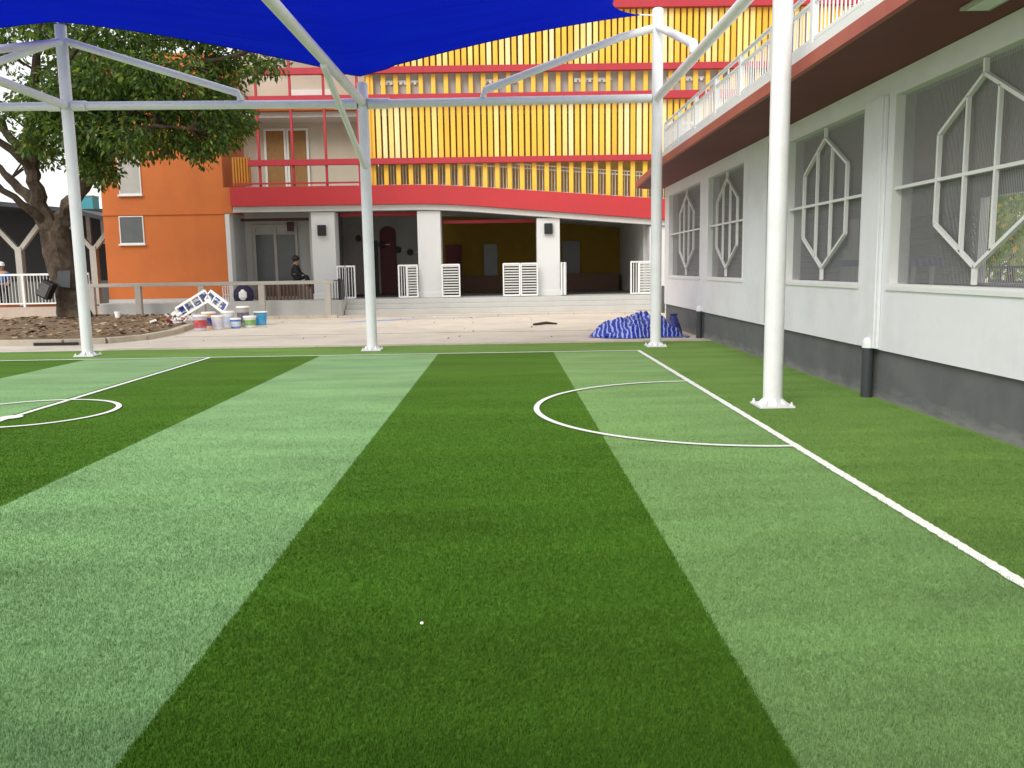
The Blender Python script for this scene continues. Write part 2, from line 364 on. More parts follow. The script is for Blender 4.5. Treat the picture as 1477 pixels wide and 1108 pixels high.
# short upright pile of the turf where it is near enough to see
def turf_pile():
    g = np.random.default_rng(77); n = 800000
    u = g.random(n); y = 2.0 + 10*u**1.9; hw = .66*y + .3
    x = (g.random(n)*2-1)*hw; ok = (x < 4.1); ok &= ~((np.abs(x-2.395) < .031) & (g.random(len(x)) < .96)); ok &= ~((np.abs(np.hypot(x-2.36,y-8.88)-2.04) < .026) & (x < 2.4)); ok &= ~(np.abs(x+5.31) < .031); ok &= ~(np.abs(np.hypot(x+5.31,y-9.25)-.93) < .026)
    x = x[ok]; y = y[ok]; n = len(x)
    fade = np.clip((12.2-y)/8, .2, 1)
    h = g.uniform(.010,.023,n)*fade; w = g.uniform(.0012,.0022,n)*(1+.16*(y-2)); a = g.random(n)*2*np.pi
    lean = g.normal(0,.45,n); la = g.random(n)*2*np.pi
    base = np.stack([x,y,np.zeros(n)],1); wv = np.stack([np.cos(a)*w,np.sin(a)*w,np.zeros(n)],1)
    tip = base + np.stack([np.cos(la)*lean*h*.9,np.sin(la)*lean*h*.9,h],1)
    V = np.stack([base-wv,base+wv,tip],1).reshape(-1,3)
    me = bpy.data.meshes.new('turf_pile'); me.vertices.add(n*3); me.vertices.foreach_set('co', V.astype(np.float32).ravel())
    me.loops.add(n*3); me.loops.foreach_set('vertex_index', np.arange(n*3,dtype=np.int32))
    me.polygons.add(n); me.polygons.foreach_set('loop_start', np.arange(0,n*3,3,dtype=np.int32))
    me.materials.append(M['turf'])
    me.update(calc_edges=True)
    o = bpy.data.objects.new('turf_pile', me); COL.objects.link(o); o['kind'] = 'stuff'
    tag(o, 'short upright blades of the striped artificial turf in the foreground', 'artificial grass')
turf_pile()
# dirt bed at the left with its kerb
BED = [(-30,18.95),(-11.3,18.85),(-9.6,18.75),(-8.9,19.0),(-8.5,19.8),(-8.45,21.2),(-8.9,23.6),(-9.5,26.5),(-9.8,28.9),(-30,28.9)]
nx, ny = 70, 40
b = MB(); vs = []; fs = []
rnd = random.Random(3)
def edge_x(y):
    pts = [(18.75,-9.6),(19.0,-8.95),(19.8,-8.55),(21.2,-8.5),(23.6,-8.95),(26.5,-9.55),(28.9,-9.85)]
    for (y0,x0),(y1,x1) in zip(pts,pts[1:]):
        if y <= y1: return x0 + (x1-x0)*max(0,(y-y0))/(y1-y0)
    return -9.85
for j in range(ny+1):
    y = 18.82 + (28.9-18.82)*j/ny; xe = edge_x(y)
    for i in range(nx+1):
        t = i/nx; x = xe - 20*(t**1.4)
        z = .1 + .16*math.exp(-((x+12.6)**2+(y-25.3)**2)/5) + .05*math.sin(x*2.3+y)*math.sin(y*1.9) + rnd.uniform(-.03,.03)
        if i == 0 or j == 0: z = .08
        vs.append((x,y,z))
for j in range(ny):
    for i in range(nx): fs.append((j*(nx+1)+i, j*(nx+1)+i+1, (j+1)*(nx+1)+i+1, (j+1)*(nx+1)+i))
b.add(vs, fs); b.build('dirt_bed', M['soil'], kind='structure', smooth=True)
b = MB()
kp = [(-24,18.75),(-20,18.75),(-16,18.72),(-13,18.7),(-11.3,18.65),(-9.7,18.6),(-8.9,18.85),(-8.42,19.7),(-8.38,21.2),(-8.8,23.6),(-9.4,26.5),(-9.7,28.4)]
for (p,q) in zip(kp,kp[1:]):
    n = max(1,int(math.dist(p,q)/.9))
    for k in range(n):
        a = Vector((p[0]+(q[0]-p[0])*k/n, p[1]+(q[1]-p[1])*k/n, .05)); c = Vector((p[0]+(q[0]-p[0])*(k+1)/n, p[1]+(q[1]-p[1])*(k+1)/n, .05))
        d = (c-a).normalized()*.006; b.bar(a+d, c-d, .2, .14)
b.build('bed_kerb', M['kerb'], kind='structure', bevel=.012)
b = MB(); b.box(-10.3,-9.35,18.44,18.52,.0,.06); b.build('drain_slot', M['black'], kind='structure')
# leaf litter on the bed
b = MB(); rl = random.Random(11)
for i in range(1600):
    y = rl.uniform(18.9,28.6); x = edge_x(y) - .1 - 9.5*rl.random()**1.2; z = .15 + .16*math.exp(-((x+12.6)**2+(y-25.3)**2)/5)
    s = rl.uniform(.04,.11); a = rl.uniform(0,6.3); t = rl.uniform(-.5,.5); b.mi = rl.choice((0,0,1,2))
    ux, uy = math.cos(a)*s, math.sin(a)*s
    b.add([(x-ux,y-uy,z),(x-uy*.5,y+ux*.5,z+t*s*.7),(x+ux,y+uy,z+.01),(x+uy*.5,y-ux*.5,z-t*s*.4+.02)], [(0,1,2,3)])
o = b.build('leaf_litter', [mat('dry_leaf',(.2,.12,.06),.8,.3), mat('pale_leaf',(.42,.32,.2),.8,.2), mat('dark_leaf',(.08,.05,.03),.8,.3)], kind='stuff')
tag(o, 'dry fallen leaves and rubble scattered over the brown dirt bed', 'leaf litter')

# ------------------------------------------------------------------ terrace with steps
b = MB()
b.box(-5.6,14,29.6,45,-.01,.17); b.box(-5.6,14,29.9,45,.17,.335); b.box(-14.4,14,30.2,45,.335,.5)
b.build('steps', M['step'], kind='structure', bevel=.015)
b = MB(); b.box(-6.9,5.2,32.2,38,.503,.51); b.build('hall_floor', mat('dark_floor',(.1,.1,.095),.7,.1), kind='structure')
b = MB(); b.box(-13.9,-5.62,29.15,30.19,-.01,.52); b.build('ramp', M['grey_wall'], kind='structure', bevel=.01)
b = MB()
for i in range(4): b.box(-9.3+i*.95,-8.36+i*.95,27.75,27.95,-.01,.09)
b.build('ramp_kerb', M['kerb'], kind='structure', bevel=.01)
# blue streaks of paint washed over the pavement
b = MB(); rs = random.Random(5)
def streak(x0,x1,y0,y1,w,z):
    n = 14; vs = []; fs = []
    for i in range(n+1):
        t = i/n; x = x0+(x1-x0)*t; y = y0+(y1-y0)*t+rs.uniform(-.06,.06); ww = w*math.sin(math.pi*min(1,max(.03,t)))*rs.uniform(.5,1.1)
        vs += [(x,y-ww,z),(x,y+ww,z)]
    for i in range(n): fs.append((2*i,2*i+2,2*i+3,2*i+1))
    b.add(vs, fs)
streak(-5.0,-2.6,25.3,26.6,.4,-.002); streak(-3.0,.4,26.2,27.3,.12,-.0015)
b.build('pavement_stain', M['blue_stain'], kind='structure')

# ------------------------------------------------------------------ yellow and red school building
FY = 31.0
SB = thing('school_building', 'red banded school building clad in yellow vertical louvres with white columns below', 'building', (0,FY,0))
def fascia_z(x):   # the lower edge of the red band: level at the left, then ramping down
    x0 = -3.4
    if x < x0: return 3.86
    d = x - x0
    return 3.86 - (.018*d*d if d < 2.4 else .018*5.76 + .0864*(d-2.4))
def fascia_t(x):
    x0 = -3.6
    if x < x0: return 4.53
    d = x - x0
    return 4.53 - (.016*d*d if d < 2.4 else .016*5.76 + .0768*(d-2.4))
xs = [-9.72,-7,-5,-3.4,-2.8,-2.2,-1.6,-1,-.4,.5,2,4,6,9,12.6]
b = MB(); b.prism([(x,fascia_z(x)) for x in xs] + [(x,fascia_t(x)) for x in xs[::-1]], 'y', 30.75, 31.0)
b.build('fascia', M['red'], SB, bevel=.01)
b = MB(); b.prism([(x,fascia_z(x)-.2) for x in xs[1:]] + [(x,fascia_z(x)-.004) for x in xs[1:][::-1]], 'y', 30.9, 31.3)
b.add([(-9.7,30.9,3.66),(-7,30.9,3.66),(-7,30.9,3.856),(-9.7,30.9,3.856)], [(0,1,2,3)])
b.build('beam', M['grey_soffit'], SB)
# ground-floor shell: ceilings, back walls, cross walls
b = MB(); b.prism([(x,fascia_z(x)+.02) for x in xs] + [(x,fascia_z(x)+.3) for x in xs[::-1]], 'y', 31.31, 38.5); b.build('ceiling', M['grey_soffit'], SB)
b = MB(); b.box(-9.95,-7.2,33.0,33.2,.5,4.0); b.box(-7.15,-6.95,31.6,38.5,.5,4.0)
b.build('wall', M['grey_wall'], SB)
b = MB(); b.box(-6.94,-2.8,37.0,37.2,.5,4.0); b.box(-2.98,-2.8,32.0,36.98,.5,4.0); b.build('wall', M['grey_wall'], SB)
b = MB(); b.box(-2.79,5.4,38.2,38.4,.5,3.95); b.build('wall', M['mustard'], SB)
b = MB(); b.box(5.2,5.4,31.8,38.19,.5,3.3); b.box(5.41,12.6,31.3,31.5,.5,3.2); b.build('wall', M['grey_wall'], SB)
# columns, slightly flared at the head
for (x0,x1) in ((-6.95,-6.1),(-3.12,-2.28),(1.2,2.04),(5.3,6.1)):
    zt = fascia_z((x0+x1)/2)-.22
    b = MB(); b.box(x0,x1,31.02,31.75,.5,zt); b.box(x0-.03,x1+.03,31.0,31.76,.5,.72)
    b.build('column', M['column_white'], SB, bevel=.02)
b = MB(); b.box(-10.02,-9.86,30.96,31.4,.5,3.66); b.build('column', M['column_white'], SB, bevel=.01)
# glazed double door of the left bay
d = MB(); d.frame('y',-9.62,-7.92,.5,3.32,.09,32.9,32.995); d.box(-8.83,-8.72,32.9,32.995,.59,3.23); d.box(-9.53,-8.83,32.9,32.99,2.95,3.0); d.box(-8.72,-8.01,32.9,32.99,2.95,3.0)
b = MB(); b.box(-10.02,-9.96,31.41,33.0,.5,3.66); b.build('wall', M['grey_wall'], SB)
DO = d.build('door', M['steel_grey'], SB)
p = MB(); p.box(-9.53,-8.83,32.93,32.96,.59,2.95); p.build('pane', M['grey_pane'], DO)
p = MB(); p.box(-8.72,-8.01,32.93,32.96,.59,2.95); p.build('pane', M['grey_pane'], DO)
b = MB(); b.box(-8.2,-7.95,32.5,32.58,3.05,3.4); b.box(-9.75,-7.15,31.9,32.0,3.4,3.5); b.build('lintel', mat('dark_lintel',(.06,.02,.02),.6), SB)
b = MB(); b.box(-6.05,-3.15,31.8,31.9,fascia_z(-4)-.35,fascia_z(-4)-.22); b.box(-2.25,1.18,31.85,31.95,3.2,3.32); b.build('lintel', M['red_box'], SB)
# middle bay: maroon arched recess and a pale panel
b = MB(); pts = [(-5.35,.5),(-4.65,.5),(-4.65,3.1)] + [(-5.0+.35*math.cos(R(a)),3.1+.3*math.sin(R(a))) for a in range(15,180,15)] + [(-5.35,3.1)]
b.prism(pts,'y',36.9,36.98); b.build('arched_door', mat('maroon_door',(.16,.04,.045),.6,.1), SB)
b = MB(); b.box(-6.75,-6.1,36.9,36.98,.5,3.5); b.build('panel', mat('taupe_panel',(.5,.44,.42),.7), SB)
b = MB(); b.box(-5.9,-5.45,36.88,36.98,.5,2.8); b.build('panel', M['dark_grey'], SB)
b = MB(); b.box(-2.6,-1.9,38.05,38.18,.5,2.6); b.build('panel', mat('maroon_panel',(.12,.02,.03),.6), SB)
b = MB(); b.box(-.9,-.3,38.1,38.19,1.2,2.6); b.build('window', M['grey_pane'], SB)
b = MB(); b.box(2.6,3.4,38.1,38.19,1.2,2.7); b.build('window', M['grey_pane'], SB)
b = MB(); b.box(-2.7,1.5,37.3,37.9,.5,1.2); b.box(1.8,5,37.2,37.8,.5,1.25); b.build('counter', M['wood'], SB)
# horizontal red ledges across the facade
for (z0,z1,x0,x1) in ((5.27,5.47,-9.05,10),(7.40,7.66,-9.0,12.6),(8.38,8.60,-8.9,12.6),(10.47,11.05,-8.9,12.5)):
    b = MB(); b.box(x0,x1,30.82,31.02,z0,z1)
    # joints between lengths of the ledge
    k = x0
    while k < x1-.4:
        k += 2.05; b.box(k,k+.02,30.812,30.83,z0+.004,z1-.004)
    b.build('ledge', [M['red_rail']], SB)
b = MB(); b.prism([(12.5,10.47),(12.85,10.55),(13.0,10.75),(12.98,11.05),(12.5,11.05)],'y',30.83,31.0); b.build('ledge_end', M['red_rail'], SB)
# vertical louvres
rf = random.Random(21)
def fins(name, z0, z1, step, pick, x0=-4.62, x1=12.45, zbot=None):
    b = MB(); n = int((x1-x0)/step)
    for i in range(n+1):
        x = x0 + i*step; b.mi = pick(i)
        zb = z0 if zbot is None else zbot(x)
        if zb < z1-.05: b.box(x-.078+rf.uniform(-.006,.006), x+.078+rf.uniform(-.006,.006), 31.03+rf.uniform(0,.015), 31.15, zb, z1)
    return b.build(name, [M['fin_a'],M['fin_b'],M['fin_c'],M['fin_d']], SB)
cols1 = [rf.choice((0,0,1,1,2,3,0)) for i in range(200)]; cols2 = [rf.choice((0,0,1,1,2,3,0)) for i in range(200)]
fins('louvre_screen', 5.475, 7.395, .2215, lambda i: cols1[i])
fins('louvre_screen', 8.605, 10.465, .2215, lambda i: cols2[i])
fins('louvre_screen', 7.665, 8.375, .443, lambda i: 0)
fins('louvre_screen', 0, 5.265, .443, lambda i: 0, x1=9.6, zbot=lambda x: fascia_t(x)+.01)
# what stands behind the louvres: parapets, slab edges, corridor wall
b = MB(); b.box(-4.7,12.6,31.25,31.4,7.2,8.45); b.build('parapet', M['parapet'], SB)
b = MB(); b.box(-4.7,12.6,32.9,33.05,3.9,11.0); b.build('wall', mat('corridor_wall',(.62,.45,.16),.8), SB)
b = MB(); b.box(-9.72,12.6,31.3,36,7.0,7.19); b.box(-9.72,12.6,31.3,36,10.7,10.95); b.build('floor_slab', M['grey_soffit'], SB)
b = MB(); b.prism([(x,fascia_t(x)-.3) for x in xs] + [(x,fascia_t(x)-.06) for x in xs[::-1]], 'y', 31.3, 35); b.build('floor_slab', M['grey_soffit'], SB)
# sloping white balustrade behind the lower louvres
b = MB(); x = -4.6
while x < 9.5:
    z0 = fascia_t(x)+.02
    if z0 < 5.2: b.box(x-.012,x+.012,31.34,31.365,z0,min(5.25,z0+.95))
    x += .11
for zo in (.05,.82,.95):
    for xa,xb_ in zip(xs[2:-1],xs[3:]):
        if fascia_t(xa)+zo < 5.3: b.bar((xa,31.35,fascia_t(xa)+zo),(xb_,31.35,fascia_t(xb_)+zo),.04)
b.build('balustrade', M['white_paint'], SB)
# white air-vent brackets under the second ledge
for x0 in (-4.3,-.6,2.6,5.9):
    b = MB(); b.box(x0,x0+1.35,31.2,31.245,8.12,8.2)
    for k in range(8): b.box(x0+k*.17,x0+k*.17+.1,31.17,31.199,8.05,8.16)
    b.build('bracket', M['white_paint'], SB)
# balcony at the left: recessed beige wall, two doors, red posts and rails
b = MB(); b.box(-9.7,-4.71,32.6,32.8,4.5,11); b.box(-4.85,-4.7,31.2,32.59,4.5,11); b.build('wall', M['beige'], SB)
for x0 in (-8.82,-7.98):
    d = MB(); d.box(x0,x0+.66,32.54,32.595,4.55,6.74)
    DR = d.build('door', M['brown_door'], SB)
    f = MB(); f.box(x0-.08,x0,32.51,32.59,4.55,6.82); f.box(x0+.66,x0+.74,32.51,32.59,4.55,6.82); f.box(x0,x0+.66,32.51,32.59,6.74,6.82); f.build('frame', M['white_paint'], DR)
    f = MB(); f.rbox((x0+.58,32.5,5.55),(.03,.06,.14)); f.build('handle', M['white_steel'], DR)
b = MB(); b.box(-7.8,-6.3,32.5,32.59,8.0,8.2); b.build('trim', M['white_paint'], SB)
b = MB(); b.box(-6.6,-4.9,32.5,32.59,4.55,4.7); b.build('skirting', M['white_paint'], SB)
b = MB(); b.box(-9.0,-4.7,31.03,32.6,7.2,7.395); b.build('balcony_soffit', M['orange'], SB)
for x in (-8.66,-7.46,-6.28,-5.1):
    b = MB(); b.box(x-.04,x+.04,30.9,30.98,4.53,10.47); b.build('post', M['red_rail'], SB)
b = MB(); b.box(-9.6,-4.7,30.86,30.9,4.62,4.68); b.build('rail', M['red_rail'], SB)
b = MB(); b.box(-9.68,-9.05,31.05,31.15,4.6,5.6)
for k in range(6): b.box(-9.66+k*.1,-9.6+k*.1,31.0,31.05,4.6,5.6)
b.build('louvre_screen', mat('ochre_screen',(.5,.2,.025),.7,.1), SB)
b = MB(); b.box(-4.78,-4.66,30.98,31.3,4.53,10.47); b.build('post', M['fin_c'], SB)
# fire cabinet
FC = thing('fire_cabinet', 'dark red cabinet standing against the grey wall beside the glazed door', 'cabinet', (-10.2,32.8,.5))
b = MB(); b.box(-10.45,-10.0,32.7,32.98,.5,2.22); b.build('case', M['red_box'], FC, bevel=.01)
b = MB(); b.box(-10.05,-10.03,32.68,32.7,1.3,1.5); b.build('handle', M['steel_grey'], FC)
# black wall lamps
def wall_lamp(x, z, y, label, r=.16):
    t = thing('wall_lamp', label, 'wall lamp', (x,y,z), 'black wall lamps on the white columns')
    b = MB(); b.box(x-.15,x+.15,y-.16,y-.03,z-.19,z+.19); b.build('housing', M['black'], t, bevel=.015)
    b = MB(); b.box(x-.2,x+.2,y-.03,y-.004,z-.25,z+.25); b.build('back_plate', M['column_white'], t, bevel=.005)
    return t
wall_lamp(-6.55,2.98,31.02,'black box lamp on the white column beside the glazed door')
wall_lamp(1.62,2.92,31.02,'black box lamp on the white column between the two dark halls')
# round black pods on the wall of the middle bay
for (x,z,y,lb) in ((-5.25,2.62,36.85,'round black lamp over the maroon arched recess'),(-4.56,2.4,36.95,'round black lamp just right of the maroon arched recess'),(-4.05,2.28,36.95,'round black lamp on the grey wall, nearest the middle column'),(-6.0,2.85,35.5,'round black lamp close beside the leaning white post')):
    t = thing('round_lamp', lb, 'wall lamp', (x,y,z), 'round black lamps in the middle bay')
    b = MB(); b.tube([(x,y,z),(x,y-.1,z),(x,y-.22,z)],[.06,.14,.12],14); b.build('shade', M['black'], t, smooth=True)
    b = MB(); b.box(x-.03,x+.35,y-.03,y-.004,z-.02,z+.02); b.build('arm', M['white_paint'], t)

# ------------------------------------------------------------------ folding gates between the columns
def gate(label, leaves):
    x0 = leaves[0][0]; t = thing('folding_gate', label, 'gate', (x0,30.7,.5), 'white folding gates on the terrace')
    for (xa,ya,xb_,yb,style) in leaves:
        b = MB(); w = .05; p = Vector((xa,ya,.54)); q = Vector((xb_,yb,.54)); up = Vector((0,0,1.16))
        b.bar(p,p+up,w); b.bar(q,q+up,w); b.bar(p+Vector((0,0,.02)),q+Vector((0,0,.02)),w,.06); b.bar(p+up-Vector((0,0,.02)),q+up-Vector((0,0,.02)),w,.06)
        LF = b.build('leaf', M['white_paint'], t)
        s = MB(); dv = (q-p)
        if style == 'h':
            for k in range(11):
                z = .13 + k*.095; s.bar(p+dv*.06+Vector((0,0,z)), q-dv*.06+Vector((0,0,z)), .02, .05)
        else:
            n = max(2,int(dv.length/.09))
            for k in range(1,n): s.bar(p+dv*(k/n)+Vector((0,0,.05)), p+dv*(k/n)+Vector((0,0,1.1)), .022)
        s.build('slats', mat('slat_grey',(.6,.6,.58),.5) if style == 'h' else M['white_paint'], LF)
    return t
gate('narrow white gate folded against the column with the leftmost box lamp', [(-6.02,30.72,-5.72,30.62,'v'),(-5.70,30.62,-5.4,30.72,'v')])
gate('white gate of one barred and one louvred leaf, left of the middle column', [(-3.78,30.5,-3.52,30.66,'v'),(-3.5,30.68,-3.14,30.72,'h')])
gate('single louvred white gate leaf just right of the middle column', [(-2.24,30.7,-1.62,30.68,'h')])
gate('pair of louvred white gate leaves left of the column between the dark halls', [(-.03,30.66,.55,30.7,'h'),(.61,30.7,1.19,30.72,'h')])
gate('white gate folded edge-on right of the column between the dark halls', [(2.06,30.7,2.16,30.9,'v'),(2.18,30.7,2.24,31.0,'v')])
gate('white gate half hidden behind the post beside the white building', [(4.55,30.5,4.85,30.66,'v'),(4.88,30.68,5.42,30.72,'h')])

# ------------------------------------------------------------------ orange building
OB = thing('orange_building', 'plain orange rendered building with two small windows behind the tree', 'building', (-12.2,31,0))
b = MB(); b.box(-14.4,-10.03,31.0,40,.5,9.2); b.build('wall', M['orange'], OB)
b = MB(); b.box(-14.41,-9.87,30.96,31.0,3.62,3.70); b.build('string_course', M['orange'], OB)
b = MB(); b.prism([(-10.02,4.55),(-9.75,4.55),(-9.75,3.71),(-9.2,3.69),(-10.02,3.62)],'y',30.97,31.2); b.build('corner', M['orange'], OB)
b = MB(); b.box(-14.4,-10.03,30.94,30.99,.3,.62); b.build('base', M['grey_wall'], OB)
for (x0,x1,z0,z1,mt) in ((-13.8,-12.97,2.66,3.58,'grey_pane'),(-13.7,-12.95,4.4,5.7,'parapet')):
    f = MB(); f.frame('y',x0-.03,x1+.012,z0-.05,z1+.012,.032,30.96,31.05); f.box(x0-.08,x1+.05,30.9,30.999,z0-.11,z0-.052); W = f.build('window', M['white_paint'], OB)
    p = MB(); p.box(x0+.003,x1-.022,30.975,30.995,z0-.017,z1-.022); p.build('pane', M[mt], W)
t = thing('teal_building', 'sliver of a teal wall seen between the pavilion roof and the orange building', 'building', (-18,38,0))
b = MB(); b.box(-18.75,-18.05,38,38.6,0,4.95); b.build('wall', M['teal'], t)
b = MB(); b.box(-18.77,-18.03,37.97,38.63,4.95,5.0); b.build('roof', M['grey_wall'], t)

# ------------------------------------------------------------------ pavilion behind the tree
PV = thing('pavilion', 'open pavilion with a dark sloping roof and pale forked posts behind the tree', 'pavilion', (-16.5,33,0))
b = MB(); b.prism([(-26,4.6),(-18.9,4.28),(-15.6,3.92),(-14.05,3.5),(-14.05,3.36),(-15.7,3.78),(-18.9,4.12),(-26,4.45)],'y',31.2,37); b.build('roof', M['roof_dark'], PV)
b = MB(); b.box(-26,-14.5,36.6,36.8,.5,4.3); b.build('back_wall', M['black'], PV)
for x in (-15.5,-18.3):
    b = MB(); b.box(x-.12,x+.12,32.3,32.55,.4,2.6); b.build('post', M['steel_grey'], PV, bevel=.01)
    for s in (-1,1):
        b = MB(); b.bar((x+s*.05,32.42,2.5),(x+s*1.0,32.42,3.62),.16); b.build('strut', M['steel_grey'], PV)
b = MB(); b.box(-22,-14.6,33.5,33.6,.4,1.3); b.build('parapet', M['dark_grey'], PV)
for k in range(5):
    b = MB(); b.box(-17.6+k*.55,-17.45+k*.55,32.9,33.0,2.7,3.75); b.build('slat', M['parapet'], PV)
t = thing('orange_house', 'low orange wall glimpsed under the pavilion roof at the far left', 'building', (-21,40,0))
b = MB(); b.box(-30,-19.5,40,44,0,3.4); b.build('wall', M['orange'], t)
b = MB(); b.box(-30,-19.4,39.8,44,3.4,3.6); b.build('roof', M['roof_dark'], t)

# ------------------------------------------------------------------ fences and rails left of the steps
WF = thing('white_fence', 'white metal fence of thin upright bars at the far left behind the tree', 'fence', (-17,30.4,0))
b = MB(); b.box(-22,-14.75,30.3,30.36,1.53,1.6); b.box(-22,-14.75,30.3,30.36,.52,.57); b.build('rail', M['white_steel'], WF)
for x in (-20.6,-18.85,-17.1,-15.35):
    b = MB(); b.box(x-.035,x+.035,30.29,30.37,.4,1.53); b.build('post', M['white_steel'], WF)
b = MB(); x = -22
while x < -14.75: b.box(x-.011,x+.011,30.32,30.342,.57,1.53); x += .115
b.build('bars', mat('fence_white',(.6,.6,.58),.55,.06,2,dirt=(.35,.32,.28),dscale=3,damt=.5), WF)
b = MB(); b.box(-22,-13.95,30.2,30.5,-.01,.42); tag(b.build('low_wall', mat('pink_grey_wall',(.45,.37,.31),.85,.1,dirt=(.55,.3,.2),dscale=.6,damt=.5)), 'low plastered wall under the white bar fence at the left', 'wall')
RR = thing('ramp_railing', 'weathered beige railing on square posts in front of the orange building', 'railing', (-10,28.6,0))
b = MB(); b.box(-13.95,-5.75,28.53,28.67,1.1,1.22); b.build('top_rail', M['steel_grey'], RR, bevel=.01)
for x in (-13.85,-12.3,-10.18,-8.17,-5.95):
    b = MB(); b.box(x-.1,x+.1,28.52,28.68,-.01,1.098); b.build('post', M['steel_grey'], RR, bevel=.01)
b = MB(); b.box(-9.9,-5.75,29.5,29.54,.56,.6); b.box(-9.9,-5.75,29.5,29.54,.98,1.02)
DK = thing('dark_railing', 'short dark metal railing at the left end of the white steps', 'railing', (-5.9,29.7,.5))
b = MB()
for (p,q) in (((-6.25,29.6),(-5.75,29.6)),((-5.75,29.6),(-5.75,30.4))):
    for z in (.56,1.2): b.bar((p[0],p[1],z),(q[0],q[1],z),.035)
    for k in range(6):
        f = k/5; b.bar((p[0]+(q[0]-p[0])*f,p[1]+(q[1]-p[1])*f,.5),(p[0]+(q[0]-p[0])*f,p[1]+(q[1]-p[1])*f,1.2),.028)
b.build('bars', M['dark_grey'], DK)
b = MB(); b.box(-5.79,-5.71,29.56,29.64,.5,1.26); b.build('post', M['black'], DK)

# bench, things and the sitting person behind the ramp railing
BN = thing('bench', 'dark wooden slatted bench behind the beige railing under the sitting person', 'bench', (-8.1,31.4,.5))
b = MB(); b.box(-9.1,-7.05,31.2,31.7,1.12,1.19); b.build('seat', M['wood'], BN)
b = MB()
for k in range(16): b.box(-9.05+k*.13,-8.99+k*.13,31.22,31.26,.5,1.12)
b.build('front_slats', M['wood'], BN)
for x in (-9.08,-7.07): 
    b = MB(); b.box(x-.04,x+.04,31.28,31.68,.5,1.12); b.build('leg', M['wood'], BN)
BG = thing('bag', 'dark purple bag with a white bundle sitting behind the beige railing', 'bag', (-9.3,30.2,.5))
b = MB(); b.lathe((-9.3,30.3,.5),[(.3,0),(.36,.15),(.34,.38),(.22,.52),(.1,.58)],14); b.build('sack', mat('dark_purple',(.03,.02,.06),.7), BG, smooth=True)
b = MB(); b.lathe((-9.25,30.05,.55),[(.08,0),(.16,.1),(.15,.28),(.05,.38)],12); b.build('bundle', M['litter'], BG, smooth=True)
PT = thing('wire_stand', 'white wire stand beside the dark purple bag behind the railing', 'stand', (-9.85,30.3,.5))
b = MB()
for k in range(5): b.bar((-10.0+k*.09,30.2,.5),(-10.0+k*.09,30.2,1.05),.03)
b.bar((-10.02,30.2,1.04),(-9.6,30.2,1.04),.03); b.bar((-10.02,30.2,.75),(-9.6,30.2,.75),.03); b.build('frame', M['white_paint'], PT)

def skin_figure(name, verts, edges, radii, material, parent, sub=2, root=0):
    me = bpy.data.meshes.new(name); off = parent.location
    me.from_pydata([(v[0]-off.x,v[1]-off.y,v[2]-off.z) for v in verts], edges, [])
    me.materials.append(material)
    o = bpy.data.objects.new(name, me); COL.objects.link(o); o.parent = parent
    md = o.modifiers.new('skin','SKIN')
    for i, r in enumerate(radii):
        r = r if isinstance(r,tuple) else (r,r); me.skin_vertices[0].data[i].radius = r
    me.skin_vertices[0].data[root].use_root = True
    md.use_smooth_shade = True
    s = o.modifiers.new('sub','SUBSURF'); s.levels = sub; s.render_levels = sub
    return o
# sitting person, facing right, legs along the bench
PS = thing('person', 'person in dark clothes sitting sideways behind the beige railing', 'person', (-7.6,31.45,1.19))
px, py, pz = -7.72, 31.45, 1.28
V_ = [(px,py,pz),(px-.02,py,pz+.25),(px+.02,py,pz+.47),(px+.05,py,pz+.54),(px+.09,py,pz+.63),(px+.09,py,pz+.74),
      (px+.02,py-.19,pz+.45),(px+.1,py-.24,pz+.2),(px+.3,py-.16,pz+.1),(px+.02,py+.19,pz+.45),(px+.12,py+.24,pz+.2),(px+.3,py+.14,pz+.1),
      (px+.08,py-.1,pz),(px+.42,py-.11,pz+.1),(px+.5,py-.11,pz-.32),(px+.62,py-.11,pz-.36),(px+.08,py+.1,pz),(px+.42,py+.11,pz+.08),(px+.5,py+.11,pz-.34),(px+.62,py+.11,pz-.38),
      (px+.39,py-.15,pz+.09),(px+.39,py+.13,pz+.09)]
E_ = [(0,1),(1,2),(2,3),(3,4),(4,5),(2,6),(6,7),(7,8),(2,9),(9,10),(10,11),(0,12),(12,13),(13,14),(14,15),(0,16),(16,17),(17,18),(18,19),(8,20),(11,21)]
R_ = [.13,.13,.13,.065,.105,.085,.06,.045,.035,.06,.045,.035,.085,.06,.045,.035,.085,.06,.045,.035,.03,.03]
skin_figure('body', V_, E_, R_, M['skin'], PS)
V2 = V_[:3]+[V_[6],V_[7],V_[8],V_[9],V_[10],V_[11]]
skin_figure('shirt', V2, [(0,1),(1,2),(2,3),(3,4),(4,5),(2,6),(6,7),(7,8)], [.155,.155,.16,.10,.085,.055,.10,.085,.055], M['dark_cloth'], PS)
V3 = [V_[0],V_[12],V_[13],V_[14],V_[16],V_[17],V_[18]]
skin_figure('trousers', V3, [(0,1),(1,2),(2,3),(0,4),(4,5),(5,6)], [.15,.105,.08,.06,.105,.08,.06], M['dark_cloth'], PS)
b = MB(); b.lathe((px+.055,py,pz+.62),[(.1,0),(.13,.06),(.13,.13),(.1,.19),(.05,.22)],14); b.build('hair', M['hair'], PS, smooth=True)
